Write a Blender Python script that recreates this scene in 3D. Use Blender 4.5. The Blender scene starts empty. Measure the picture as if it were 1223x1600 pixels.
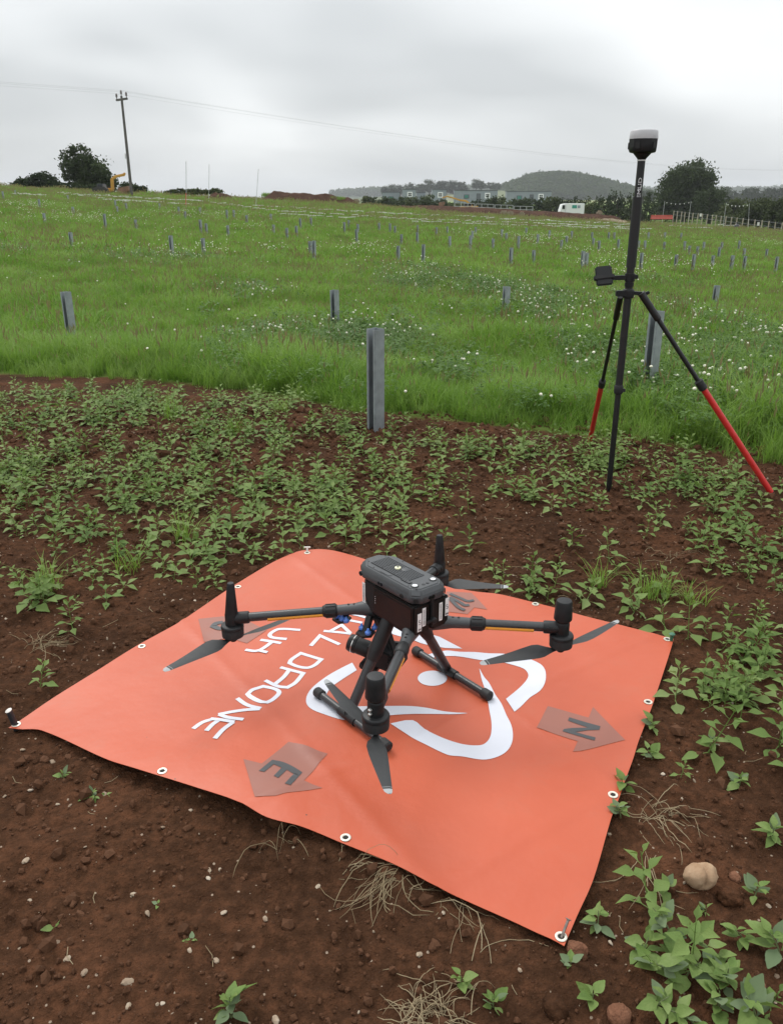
import bpy, bmesh, math, random
import numpy as np
from mathutils import Vector, Matrix, noise as mnoise
from mathutils.geometry import tessellate_polygon
random.seed(7)
R = np.random.RandomState(11)
SC = bpy.context.scene
COL = SC.collection

# ------------------------------------------------------------------ camera
CAM_H, FPX = 1.40, 1290.0
PITCH = math.atan(495.0 / FPX)
cam = bpy.data.cameras.new('camera')
cam.sensor_fit = 'VERTICAL'; cam.sensor_height = 24.0; cam.lens = 24.0 * FPX / 1600.0
cam.clip_start = 0.02; cam.clip_end = 12000
cam_o = bpy.data.objects.new('camera', cam); COL.objects.link(cam_o)
cam_o.location = (0, 0, CAM_H); cam_o.rotation_euler = (math.pi / 2 - PITCH, 0, 0)
SC.camera = cam_o

# ------------------------------------------------------------------ overcast sky
SUN_EL, SUN_AZ = math.radians(52), math.radians(-35)
w = bpy.data.worlds.new('World'); SC.world = w; w.use_nodes = True
nt = w.node_tree; nt.nodes.clear()
def N(t, **k):
    n = nt.nodes.new(t)
    for a, b in k.items(): setattr(n, a, b)
    return n
def LK(a, b): nt.links.new(a, b)
tc = N('ShaderNodeTexCoord'); sep = N('ShaderNodeSeparateXYZ'); LK(tc.outputs['Generated'], sep.inputs[0])
# flat cloud deck: direction divided by elevation, so that clouds stretch towards the horizon
el = N('ShaderNodeMath', operation='ADD'); LK(sep.outputs['Z'], el.inputs[0]); el.inputs[1].default_value = 0.24
dx = N('ShaderNodeMath', operation='DIVIDE'); LK(sep.outputs['X'], dx.inputs[0]); LK(el.outputs[0], dx.inputs[1])
dy = N('ShaderNodeMath', operation='DIVIDE'); LK(sep.outputs['Y'], dy.inputs[0]); LK(el.outputs[0], dy.inputs[1])
cmb = N('ShaderNodeCombineXYZ'); LK(dx.outputs[0], cmb.inputs[0]); LK(dy.outputs[0], cmb.inputs[1]); cmb.inputs[2].default_value = 3.3
nz = N('ShaderNodeTexNoise'); LK(cmb.outputs[0], nz.inputs['Vector'])
nz.inputs['Scale'].default_value = 0.95; nz.inputs['Detail'].default_value = 2.6; nz.inputs['Roughness'].default_value = 0.40; nz.inputs['Distortion'].default_value = 0.35
cr = N('ShaderNodeValToRGB'); LK(nz.outputs['Fac'], cr.inputs[0])
cr.color_ramp.elements[0].position = 0.36; cr.color_ramp.elements[0].color = (0.445, 0.462, 0.470, 1)
cr.color_ramp.elements[1].position = 0.64; cr.color_ramp.elements[1].color = (0.700, 0.715, 0.718, 1)
# clear-air sky behind the deck, only a trace of it comes through
sky = N('ShaderNodeTexSky', sky_type='NISHITA'); sky.sun_disc = False
sky.sun_elevation = SUN_EL; sky.sun_rotation = SUN_AZ
skm = N('ShaderNodeMix', data_type='RGBA', blend_type='MIX'); skm.inputs['Factor'].default_value = 0.004
# overcast luminance grows from horizon to zenith
grow = N('ShaderNodeMapRange'); LK(sep.outputs['Z'], grow.inputs['Value'])
grow.inputs['From Min'].default_value = 0.0; grow.inputs['From Max'].default_value = 1.0
grow.inputs['To Min'].default_value = 0.94; grow.inputs['To Max'].default_value = 2.5
mul = N('ShaderNodeMix', data_type='RGBA', blend_type='MULTIPLY'); mul.inputs['Factor'].default_value = 1.0
LK(cr.outputs[0], mul.inputs['A']); LK(grow.outputs[0], mul.inputs['B'])
LK(mul.outputs['Result'], skm.inputs['A']); LK(sky.outputs[0], skm.inputs['B'])
bg = N('ShaderNodeBackground'); LK(skm.outputs['Result'], bg.inputs['Color']); bg.inputs['Strength'].default_value = 1.0
wo = N('ShaderNodeOutputWorld'); LK(bg.outputs[0], wo.inputs['Surface'])
sl = bpy.data.lights.new('sun', 'SUN'); sl.energy = 1.45; sl.angle = math.radians(24); sl.color = (1, 0.97, 0.92)
so = bpy.data.objects.new('sun', sl); COL.objects.link(so)
so.rotation_euler = (math.pi / 2 - SUN_EL, 0, -SUN_AZ + math.pi)
sd = Vector((math.sin(SUN_AZ) * math.cos(SUN_EL), math.cos(SUN_AZ) * math.cos(SUN_EL), math.sin(SUN_EL)))
so.rotation_euler = sd.to_track_quat('Z', 'Y').to_euler()
vs = SC.view_settings; vs.view_transform = 'Standard'; vs.look = 'None'; vs.gamma = 1.0; vs.exposure = 0.38; vs.use_curve_mapping = False
cy = SC.cycles
cy.max_bounces = 6; cy.diffuse_bounces = 3; cy.glossy_bounces = 3; cy.transmission_bounces = 4; cy.transparent_max_bounces = 8; cy.volume_bounces = 0
cy.use_denoising = True; cy.caustics_reflective = False; cy.caustics_refractive = False
cy.sample_clamp_indirect = 6.0

# ------------------------------------------------------------------ measuring helpers (points of the place read off the photograph)
CP, SP = math.cos(PITCH), math.sin(PITCH)
def ray(u, v):
    x = (u - 611.5) / FPX; y = (v - 800.0) / FPX
    return np.array([x, CP - y * SP, -SP - y * CP])
def at_z(u, v, z):
    d = ray(u, v); t = (z - CAM_H) / d[2]
    return np.array([d[0] * t, d[1] * t, z])
def at_y(u, v, y):
    d = ray(u, v); t = y / d[1]
    return np.array([d[0] * t, y, CAM_H + d[2] * t])
def sstep(a, b, x):
    t = np.clip((np.asarray(x, float) - a) / (b - a), 0, 1); return t * t * (3 - 2 * t)
def vnoise(x, y, seed=0):
    x = np.asarray(x, float); y = np.asarray(y, float)
    xi = np.floor(x).astype(np.int64); yi = np.floor(y).astype(np.int64); fx = x - xi; fy = y - yi
    fx = fx * fx * (3 - 2 * fx); fy = fy * fy * (3 - 2 * fy)
    def h(a, b):
        n = (a * 374761393 + b * 668265263 + seed * 982451653) & 0x7fffffff
        n = ((n ^ (n >> 13)) * 1274126177) & 0x7fffffff
        return ((n ^ (n >> 16)) & 0xffff) / 65535.0
    return (h(xi, yi) * (1 - fx) + h(xi + 1, yi) * fx) * (1 - fy) + (h(xi, yi + 1) * (1 - fx) + h(xi + 1, yi + 1) * fx) * fy
def fbm(x, y, o=3, seed=0):
    s = 0; a = 1; t = 0
    for k in range(o):
        s = s + a * (vnoise(x * 2**k + 17.3 * k, y * 2**k - 9.1 * k, seed + k) - .5); t += a; a *= .5
    return s / t

# ------------------------------------------------------------------ the lie of the land
KY = [-6000, 5.5, 10, 16, 20, 32, 50, 72, 82, 100, 200, 500, 1000, 6000]
KL = [0, 0, -.2, -.3, -.42, -.40, -.05, .34, .18, -.7, -3, -4, -5, -8]
KR = [0, 0, -.2, -.3, -.4, -.35, -.2, -.05, -.1, -.2, -1.2, -3.4, -4, -8]
def land(x, y):
    x = np.asarray(x, float); y = np.asarray(y, float)
    b = sstep(6, -3, x) if False else 1 - sstep(-3, 6, x)
    c = b * np.interp(y, KY, KL) + (1 - b) * np.interp(y, KY, KR)
    s = sstep(6, 20, y) * (1 - sstep(120, 320, y))
    return c - .05 * np.clip(x, -45, 45) * s
# front edge of the grass, from the photograph
GE = np.array([at_z(u, v, 0)[:2] for u, v in [(-500, 560), (0, 572), (200, 577), (330, 592), (400, 602), (480, 617), (560, 641), (680, 656), (800, 667), (920, 682), (1050, 692), (1150, 715), (1223, 722), (1500, 740)]])
def grass_edge(x): return np.interp(x, GE[:, 0], GE[:, 1])
def hit(u, v, up=0.0):
    """Where the sight line meets the land raised by UP."""
    d = ray(u, v); t0 = .5
    f = lambda t: CAM_H + d[2] * t - float(land(d[0] * t, d[1] * t)) - up
    t = t0; st = .25
    while t < 400:
        if f(t + st) < 0: break
        t += st; st = max(.25, t * .01)
    lo, hi = t, t + st
    for _ in range(30):
        m = (lo + hi) / 2
        if f(m) > 0: lo = m
        else: hi = m
    return np.array([d[0] * lo, d[1] * lo, CAM_H + d[2] * lo])

# ------------------------------------------------------------------ mesh helpers
class MB:
    def __init__(s): s.v = []; s.f = []
    def add(s, vs, fs):
        o = len(s.v); s.v += [tuple(map(float, p)) for p in vs]; s.f += [tuple(i + o for i in f) for f in fs]; return s
    def box(s, c, d, M=None):
        c = Vector(c); d = Vector(d) / 2
        vs = [Vector((x * d.x, y * d.y, z * d.z)) for x in (-1, 1) for y in (-1, 1) for z in (-1, 1)]
        vs = [(M @ p if M else p) + c for p in vs]
        return s.add(vs, [(0, 1, 3, 2), (4, 6, 7, 5), (0, 4, 5, 1), (2, 3, 7, 6), (0, 2, 6, 4), (1, 5, 7, 3)])
    def bar(s, a, b, wx, wz, up=(0, 0, 1)):
        a = Vector(a); b = Vector(b); d = (b - a); L = d.length; d.normalize()
        u = Vector(up); x = d.cross(u)
        if x.length < 1e-4: x = d.cross(Vector((1, 0, 0)))
        x.normalize(); u = x.cross(d)
        vs = [p + x * (i * wx / 2) + u * (j * wz / 2) for p in (a, b) for i in (-1, 1) for j in (-1, 1)]
        return s.add(vs, [(0, 1, 3, 2), (4, 6, 7, 5), (0, 4, 5, 1), (2, 3, 7, 6), (0, 2, 6, 4), (1, 5, 7, 3)])
    def tube(s, pts, rad, n=12, caps=True):
        pts = [Vector(p) for p in pts]
        if not hasattr(rad, '__len__'): rad = [rad] * len(pts)
        x = None; vs = []; fs = []
        for i, p in enumerate(pts):
            d = (pts[min(i + 1, len(pts) - 1)] - pts[max(i - 1, 0)])
            if d.length < 1e-9: d = Vector((0, 0, 1))
            d.normalize()
            if x is None:
                x = d.cross(Vector((0, 0, 1)))
                if x.length < 1e-3: x = Vector((1, 0, 0))
            x = (x - d * x.dot(d)).normalized(); y = d.cross(x)
            for k in range(n):
                a = 2 * math.pi * k / n; vs.append(p + (x * math.cos(a) + y * math.sin(a)) * rad[i])
        for i in range(len(pts) - 1):
            for k in range(n):
                fs.append((i * n + k, i * n + (k + 1) % n, (i + 1) * n + (k + 1) % n, (i + 1) * n + k))
        if caps:
            fs.append(tuple(range(n - 1, -1, -1))); fs.append(tuple((len(pts) - 1) * n + k for k in range(n)))
        return s.add(vs, fs)
    def lathe(s, prof, c=(0, 0, 0), n=24, axis=(0, 0, 1)):
        """prof: (radius, height) pairs from bottom to top, doubled points give crisp edges by angle."""
        ax = Vector(axis).normalized(); c = Vector(c)
        q = Vector((0, 0, 1)).rotation_difference(ax)
        vs = []; fs = []
        for r, h in prof:
            for k in range(n):
                a = 2 * math.pi * k / n
                vs.append(c + q @ Vector((r * math.cos(a), r * math.sin(a), h)))
        for i in range(len(prof) - 1):
            for k in range(n): fs.append((i * n + k, i * n + (k + 1) % n, (i + 1) * n + (k + 1) % n, (i + 1) * n + k))
        fs.append(tuple(range(n - 1, -1, -1))); fs.append(tuple((len(prof) - 1) * n + k for k in range(n)))
        return s.add(vs, fs)
    def prism(s, poly, z0, z1, T=None):
        n = len(poly); vs = [Vector((p[0], p[1], z)) for z in (z0, z1) for p in poly]
        if T: vs = [T @ p for p in vs]
        fs = [tuple(range(n - 1, -1, -1)), tuple(range(n, 2 * n))] + [(k, (k + 1) % n, n + (k + 1) % n, n + k) for k in range(n)]
        return s.add(vs, fs)
def mesh_of(name, mb, bevel=0.0, seg=2, smooth=True, ang=35, mats=()):
    me = bpy.data.meshes.new(name); me.from_pydata(mb.v, [], mb.f)
    if bevel:
        bm = bmesh.new(); bm.from_mesh(me)
        bmesh.ops.recalc_face_normals(bm, faces=bm.faces)
        es = [e for e in bm.edges if len(e.link_faces) == 2 and e.calc_face_angle(0) > math.radians(28)]
        bmesh.ops.bevel(bm, geom=es, offset=bevel, segments=seg, affect='EDGES', clamp_overlap=True)
        bm.to_mesh(me); bm.free()
    if smooth:
        me.polygons.foreach_set('use_smooth', [True] * len(me.polygons)); me.set_sharp_from_angle(angle=math.radians(ang))
    for m in mats: me.materials.append(m)
    me.update(); return me
def put(name, me, parent=None, loc=None, rot=None, scale=None):
    o = bpy.data.objects.new(name, me); COL.objects.link(o)
    if parent is not None: o.parent = parent
    if loc is not None: o.location = loc
    if rot is not None: o.rotation_euler = rot
    if scale is not None: o.scale = (scale,) * 3 if not hasattr(scale, '__len__') else scale
    return o
def obj(name, mb, m, parent=None, loc=None, rot=None, **k):
    me = mesh_of(name, mb, mats=(m,) if not isinstance(m, (list, tuple)) else m, **k)
    return put(name, me, parent, loc, rot)
def empty(name, loc, rot=None):
    o = bpy.data.objects.new(name, None); COL.objects.link(o); o.location = loc; o.empty_display_size = .1
    if rot is not None: o.rotation_euler = rot
    return o
def tag(o, label=None, cat=None, group=None, kind=None):
    if label: o['label'] = label
    if cat: o['category'] = cat
    if group: o['group'] = group
    if kind: o['kind'] = kind
    return o
def np_mesh(name, V, Fq, mats=(), smooth=False):
    """fast mesh from arrays; Fq: (n,3) or (n,4) int array or list of such"""
    me = bpy.data.meshes.new(name)
    Fl = Fq if isinstance(Fq, list) else [Fq]
    Fl = [f for f in Fl if len(f)]
    loops = np.concatenate([f.ravel() for f in Fl]).astype(np.int32)
    tot = np.concatenate([np.full(len(f), f.shape[1], np.int32) for f in Fl])
    st = np.concatenate([[0], np.cumsum(tot)[:-1]]).astype(np.int32)
    me.vertices.add(len(V)); me.vertices.foreach_set('co', np.asarray(V, np.float32).ravel())
    me.loops.add(len(loops)); me.loops.foreach_set('vertex_index', loops)
    me.polygons.add(len(tot)); me.polygons.foreach_set('loop_start', st); me.polygons.foreach_set('loop_total', tot)
    me.polygons.foreach_set('use_smooth', np.full(len(tot), smooth))
    for m in mats: me.materials.append(m)
    me.update(calc_edges=True); me.validate(); return me
def scatter_mesh(name, protos, pos, rot, scl, pid, mats, smooth=False):
    """join many copies of small prototypes (V, F tri array) into one mesh"""
    Vs = []; Fs = []; off = 0
    for k, (V, F) in enumerate(protos):
        s = np.where(pid == k)[0]
        if not len(s): continue
        V = np.asarray(V, float); F = np.asarray(F, int)
        M = euler_mats(rot[s]) * np.asarray(scl[s]).reshape(-1, 1, 1)
        W = np.einsum('nij,vj->nvi', M, V) + pos[s][:, None, :]
        Vs.append(W.reshape(-1, 3))
        Fs.append((F[None] + (np.arange(len(s)) * len(V))[:, None, None] + off).reshape(-1, F.shape[1])); off += len(s) * len(V)
    return np_mesh(name, np.concatenate(Vs), Fs, mats, smooth)
def euler_mats(r):
    cx, sx = np.cos(r[:, 0]), np.sin(r[:, 0]); cy_, sy = np.cos(r[:, 1]), np.sin(r[:, 1]); cz, sz = np.cos(r[:, 2]), np.sin(r[:, 2])
    o = np.zeros_like(cx); i = np.ones_like(cx)
    X = np.stack([i, o, o, o, cx, -sx, o, sx, cx], 1).reshape(-1, 3, 3)
    Y = np.stack([cy_, o, sy, o, i, o, -sy, o, cy_], 1).reshape(-1, 3, 3)
    Z = np.stack([cz, -sz, o, sz, cz, o, o, o, i], 1).reshape(-1, 3, 3)
    return Z @ Y @ X

# ------------------------------------------------------------------ materials
def newmat(name):
    m = bpy.data.materials.new(name); m.use_nodes = True
    t = m.node_tree; t.nodes.clear()
    return m, t
def plain(name, col, rough=.5, metal=0.0, var=.12, vscale=30.0, bump=0.0, bscale=300.0, spec=.5, coat=0.0):
    """principled with broken-up colour, roughness and fine relief"""
    m, t = newmat(name); nn = t.nodes.new; lk = t.links.new
    p = nn('ShaderNodeBsdfPrincipled'); o = nn('ShaderNodeOutputMaterial'); lk(p.outputs[0], o.inputs[0])
    c = nn('ShaderNodeTexCoord'); n1 = nn('ShaderNodeTexNoise'); lk(c.outputs['Object'], n1.inputs['Vector'])
    n1.inputs['Scale'].default_value = vscale; n1.inputs['Detail'].default_value = 4
    mr = nn('ShaderNodeMapRange'); lk(n1.outputs['Fac'], mr.inputs['Value']); mr.inputs['From Min'].default_value = .3; mr.inputs['From Max'].default_value = .7
    mr.inputs['To Min'].default_value = 1 - var; mr.inputs['To Max'].default_value = 1 + var
    mx = nn('ShaderNodeMix'); mx.data_type = 'RGBA'; mx.blend_type = 'MULTIPLY'; mx.inputs['Factor'].default_value = 1
    mx.inputs['A'].default_value = (*col, 1); lk(mr.outputs[0], mx.inputs['B']); lk(mx.outputs['Result'], p.inputs['Base Color'])
    r2 = nn('ShaderNodeMapRange'); lk(n1.outputs['Fac'], r2.inputs['Value']); r2.inputs['From Min'].default_value = .3; r2.inputs['From Max'].default_value = .7
    r2.inputs['To Min'].default_value = max(.02, rough - .08); r2.inputs['To Max'].default_value = min(1, rough + .08); lk(r2.outputs[0], p.inputs['Roughness'])
    p.inputs['Metallic'].default_value = metal; p.inputs['Specular IOR Level'].default_value = spec; p.inputs['Coat Weight'].default_value = coat
    if bump:
        n2 = nn('ShaderNodeTexNoise'); lk(c.outputs['Object'], n2.inputs['Vector']); n2.inputs['Scale'].default_value = bscale; n2.inputs['Detail'].default_value = 3
        b = nn('ShaderNodeBump'); b.inputs['Strength'].default_value = bump; b.inputs['Distance'].default_value = .002
        lk(n2.outputs['Fac'], b.inputs['Height']); lk(b.outputs[0], p.inputs['Normal'])
    return m
def leafmat(name, cols, trans=.35, rough=.55, pscale=2.0, spec=.3, vein=False, pw=.35):
    """leaf: diffuse/gloss plus light passing through; colour varies by copy and by place"""
    m, t = newmat(name); nn = t.nodes.new; lk = t.links.new
    oi = nn('ShaderNodeObjectInfo'); g = nn('ShaderNodeNewGeometry'); n1 = nn('ShaderNodeTexNoise')
    lk(g.outputs['Position'], n1.inputs['Vector']); n1.inputs['Scale'].default_value = pscale; n1.inputs['Detail'].default_value = 3
    ad = nn('ShaderNodeMath'); ad.operation = 'MULTIPLY_ADD'; lk(oi.outputs['Random'], ad.inputs[0]); ad.inputs[1].default_value = .45
    sc = nn('ShaderNodeMapRange'); lk(n1.outputs['Fac'], sc.inputs['Value']); sc.inputs['From Min'].default_value = .3; sc.inputs['From Max'].default_value = .7; sc.inputs['To Max'].default_value = pw
    lk(sc.outputs[0], ad.inputs[2])
    ad2 = nn('ShaderNodeMath'); ad2.operation = 'MULTIPLY_ADD'; lk(g.outputs['Random Per Island'], ad2.inputs[0]); ad2.inputs[1].default_value = .25; lk(ad.outputs[0], ad2.inputs[2])
    cr = nn('ShaderNodeValToRGB'); lk(ad2.outputs[0], cr.inputs[0])
    e = cr.color_ramp.elements
    while len(e) < len(cols): e.new(.5)
    for k, c in enumerate(cols): e[k].position = k / (len(cols) - 1); e[k].color = (*c, 1)
    p = nn('ShaderNodeBsdfPrincipled'); p.inputs['Roughness'].default_value = rough; p.inputs['Specular IOR Level'].default_value = spec
    lk(cr.outputs[0], p.inputs['Base Color'])
    if vein:
        n9 = nn('ShaderNodeTexNoise'); lk(g.outputs['Position'], n9.inputs['Vector']); n9.inputs['Scale'].default_value = 260; n9.inputs['Detail'].default_value = 3
        b9 = nn('ShaderNodeBump'); b9.inputs['Strength'].default_value = .5; b9.inputs['Distance'].default_value = .003; lk(n9.outputs['Fac'], b9.inputs['Height']); lk(b9.outputs[0], p.inputs['Normal'])
    tr = nn('ShaderNodeBsdfTranslucent'); hs = nn('ShaderNodeHueSaturation'); hs.inputs['Value'].default_value = 1.25; hs.inputs['Saturation'].default_value = 1.1
    lk(cr.outputs[0], hs.inputs['Color']); lk(hs.outputs[0], tr.inputs['Color'])
    p.inputs['Specular IOR Level'].default_value = spec * .45
    mx = nn('ShaderNodeMixShader'); mx.inputs[0].default_value = trans; lk(p.outputs[0], mx.inputs[1]); lk(tr.outputs[0], mx.inputs[2])
    o = nn('ShaderNodeOutputMaterial'); lk(mx.outputs[0], o.inputs[0]); return m
def ramp_node(t, src, stops):
    cr = t.nodes.new('ShaderNodeValToRGB'); e = cr.color_ramp.elements
    while len(e) < len(stops): e.new(.5)
    for k, (p, c) in enumerate(stops): e[k].position = p; e[k].color = (*c, 1)
    t.links.new(src, cr.inputs[0]); return cr
def soilmat(name, dark, mid, red, bump=.6, specks=True, dist=.006):
    m, t = newmat(name); nn = t.nodes.new; lk = t.links.new
    g = nn('ShaderNodeNewGeometry')
    def noi(s, d=5, r=.6):
        n = nn('ShaderNodeTexNoise'); lk(g.outputs['Position'], n.inputs['Vector']); n.inputs['Scale'].default_value = s; n.inputs['Detail'].default_value = d; n.inputs['Roughness'].default_value = r; return n
    a = noi(2.2, 4); b = noi(38, 6, .65); c = noi(260, 3)
    s1 = nn('ShaderNodeMath'); s1.operation = 'MULTIPLY_ADD'; lk(b.outputs['Fac'], s1.inputs[0]); s1.inputs[1].default_value = .55
    s0 = nn('ShaderNodeMath'); s0.operation = 'MULTIPLY'; lk(a.outputs['Fac'], s0.inputs[0]); s0.inputs[1].default_value = .5; lk(s0.outputs[0], s1.inputs[2])
    cr = ramp_node(t, s1.outputs[0], [(.33, dark), (.52, mid), (.68, red), (.8, tuple(x * 1.5 for x in mid))])
    col = cr.outputs[0]
    if specks:
        vo = nn('ShaderNodeTexVoronoi'); lk(g.outputs['Position'], vo.inputs['Vector']); vo.inputs['Scale'].default_value = 55
        gt = nn('ShaderNodeMath'); gt.operation = 'LESS_THAN'; lk(vo.outputs['Distance'], gt.inputs[0]); gt.inputs[1].default_value = .16
        sx = nn('ShaderNodeSeparateColor'); lk(vo.outputs['Color'], sx.inputs[0])
        g2 = nn('ShaderNodeMath'); g2.operation = 'GREATER_THAN'; lk(sx.outputs[0], g2.inputs[0]); g2.inputs[1].default_value = .86
        mu = nn('ShaderNodeMath'); mu.operation = 'MULTIPLY'; lk(gt.outputs[0], mu.inputs[0]); lk(g2.outputs[0], mu.inputs[1])
        mx = nn('ShaderNodeMix'); mx.data_type = 'RGBA'; lk(mu.outputs[0], mx.inputs['Factor']); lk(col, mx.inputs['A']); mx.inputs['B'].default_value = (.26, .2, .15, 1)
        col = mx.outputs['Result']
    p = nn('ShaderNodeBsdfPrincipled'); lk(col, p.inputs['Base Color']); p.inputs['Roughness'].default_value = 1.0; p.inputs['Specular IOR Level'].default_value = .06
    h0 = nn('ShaderNodeMath'); h0.operation = 'MULTIPLY_ADD'; lk(c.outputs['Fac'], h0.inputs[0]); h0.inputs[1].default_value = .4; lk(b.outputs['Fac'], h0.inputs[2])
    # crumb structure: rounded cells of two sizes, broken up by the noise
    prev = h0.outputs[0]
    for sc_, wt in ((75, -.75), (190, -.45)):
        wv = nn('ShaderNodeMix'); wv.data_type = 'VECTOR'; wv.inputs['Factor'].default_value = .012; lk(g.outputs['Position'], wv.inputs['A']); lk(b.outputs['Color'], wv.inputs['B'])
        v_ = nn('ShaderNodeTexVoronoi'); lk(wv.outputs['Result'], v_.inputs['Vector']); v_.inputs['Scale'].default_value = sc_
        hm = nn('ShaderNodeMath'); hm.operation = 'MULTIPLY_ADD'; lk(v_.outputs['Distance'], hm.inputs[0]); hm.inputs[1].default_value = wt; lk(prev, hm.inputs[2]); prev = hm.outputs[0]
    h = hm
    bp = nn('ShaderNodeBump'); bp.inputs['Strength'].default_value = bump; bp.inputs['Distance'].default_value = dist; lk(h.outputs[0], bp.inputs['Height']); lk(bp.outputs[0], p.inputs['Normal'])
    o = nn('ShaderNodeOutputMaterial'); lk(p.outputs[0], o.inputs[0]); m['col'] = 1
    return m, t, p, g, col
# ------------------------------------------------------------------ mat surface (needed by the ground so that soil stays under it)
PT = lambda l, o=(0, 0), s=1.0: [(o[0] + a / s, o[1] + b / s) for a, b in l]
mb0 = at_z(300, 1225, .03); mb1 = at_z(500, 872, .03); mb2 = at_z(20, 1136, .01); mb3 = at_z(760, 930, .03); mb4 = at_z(420, 1270, .03); mb5 = at_z(880,1470,.02)
def zmat(x, y):
    x = np.asarray(x, float); y = np.asarray(y, float)
    g = lambda c, r: np.exp(-((x - c[0])**2 + (y - c[1])**2) / r**2)
    z = .026 + .020 * g(mb0, .24) + .014 * g(mb4, .16) + .014 * g(mb1, .16) - .012 * g(mb2, .16) + .010 * g(mb3, .22) - .008 * g(mb5, .12)
    z = z + .014 * fbm(x * 2.6 + 4, y * 2.6, 2, 21)
    # soft buckles running across the sheet and the folds it was packed with
    a = x * .82 + y * .57; b = -x * .57 + y * .82
    z = z + .0055 * np.sin(a * 15 + 3 * fbm(x * 2, y * 2, 2, 5) * 6) * (fbm(x * 1.7, y * 1.7, 2, 9) + .25)
    for k, c in ((a, 1.42), (a, .85), (b, 1.05), (b, 1.5)):
        z = z + .0036 * np.exp(-((k - c) / .016)**2)
    return z
def at_mat(u, v, up=0.0):
    z = .026
    for _ in range(7):
        p = at_z(u, v, z + up); z = float(zmat(p[0], p[1]))
    return np.array([p[0], p[1], z + up])
def crisp(P, closed=True, k=4, corner=48):
    """rounded curve through the points that keeps real corners sharp"""
    P = [np.array(p, float) for p in P]; n = len(P); out = []
    def tan(i, side):
        if not closed and i in (0, n - 1): return (P[1] - P[0]) if i == 0 else (P[-1] - P[-2])
        a, b, c = P[(i - 1) % n], P[i], P[(i + 1) % n]; u, v = b - a, c - b
        cs = float(u @ v) / (np.hypot(*u) * np.hypot(*v) + 1e-9)
        if cs < math.cos(math.radians(corner)): return v if side > 0 else u
        l = min(np.hypot(*u), np.hypot(*v)); t_ = (c - a) / (np.hypot(*(c - a)) + 1e-9)
        return t_ * np.hypot(*(v if side > 0 else u))
    for i in range(n if closed else n - 1):
        p, q = P[i], P[(i + 1) % n]; m0, m1 = tan(i, 1), tan((i + 1) % n, -1)
        for j in range(k):
            t_ = j / k; out.append((2*t_**3 - 3*t_**2 + 1) * p + (t_**3 - 2*t_**2 + t_) * m0 + (-2*t_**3 + 3*t_**2) * q + (t_**3 - t_**2) * m1)
    if not closed: out.append(P[-1])
    return [tuple(q) for q in out]
EDGE = [
 [(14, 1137), (30, 1127), (84, 1090), (150, 1049), (212, 1010), (280, 972), (341, 931), (373, 910), (427, 878), (461, 863), (472, 860)],
 [(472, 860), (500, 858), (525, 861), (568, 873), (640, 896), (707, 917), (741, 924), (778, 928), (817, 937), (876, 952), (911, 962), (979, 979), (1052, 998)],
 [(1052, 998), (1045, 1022), (1026, 1080), (1016, 1109), (997, 1158), (989, 1184), (977, 1217), (965, 1251), (955, 1276), (926, 1375), (901, 1431), (881, 1478)],
 [(881, 1478), (861, 1467), (840, 1458), (804, 1441), (702, 1395), (618, 1351), (537, 1318), (471, 1291), (416, 1276), (375, 1253), (304, 1229), (208, 1199), (167, 1186), (66, 1141), (30, 1139), (14, 1137)]]
EDGEW = [np.array([at_mat(*p) for p in crisp(e, False, 6)]) for e in EDGE]
def resample(P, n):
    d = np.concatenate([[0], np.cumsum(np.linalg.norm(np.diff(P[:, :2], axis=0), axis=1))]); s = np.linspace(0, d[-1], n)
    return np.stack([np.interp(s, d, P[:, k]) for k in range(2)], 1)
NM = 110
eA, eB, eC, eD = [resample(e, NM) for e in EDGEW]      # left->back, back->right, right->front, front->left
S = np.linspace(0, 1, NM)[:, None, None]; T = np.linspace(0, 1, NM)[None, :, None]
# s runs left->back, t runs left->front
c0 = eA[:, None, :]; c1 = eC[::-1][:, None, :]; d0 = eD[::-1][None]; d1 = eB[None]
GRID = (1 - T) * c0 + T * c1 + (1 - S) * d0 + S * d1 - ((1 - S) * (1 - T) * eA[0] + S * (1 - T) * eA[-1] + (1 - S) * T * eC[-1] + S * T * eB[-1])
MATPOLY = np.concatenate([eA[:-1], eB[:-1], eC[:-1], eD[:-1]])
def inside(px, py, P):
    x0, y0 = P[:, 0], P[:, 1]; x1, y1 = np.roll(x0, -1), np.roll(y0, -1); r = np.zeros(np.shape(px), bool)
    for a, b, c, d in zip(x0, y0, x1, y1):
        k = ((b > py) != (d > py)) & (px < (c - a) * (py - b) / (d - b + 1e-12) + a); r ^= k
    return r
def mat_dist(px, py):
    """distance to the mat outline, negative inside"""
    P = MATPOLY[::3]; d = np.full(np.shape(px), 9.0)
    for p in P: d = np.minimum(d, np.hypot(px - p[0], py - p[1]))
    return np.where(inside(px, py, MATPOLY[::2]), -d, d)

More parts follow.
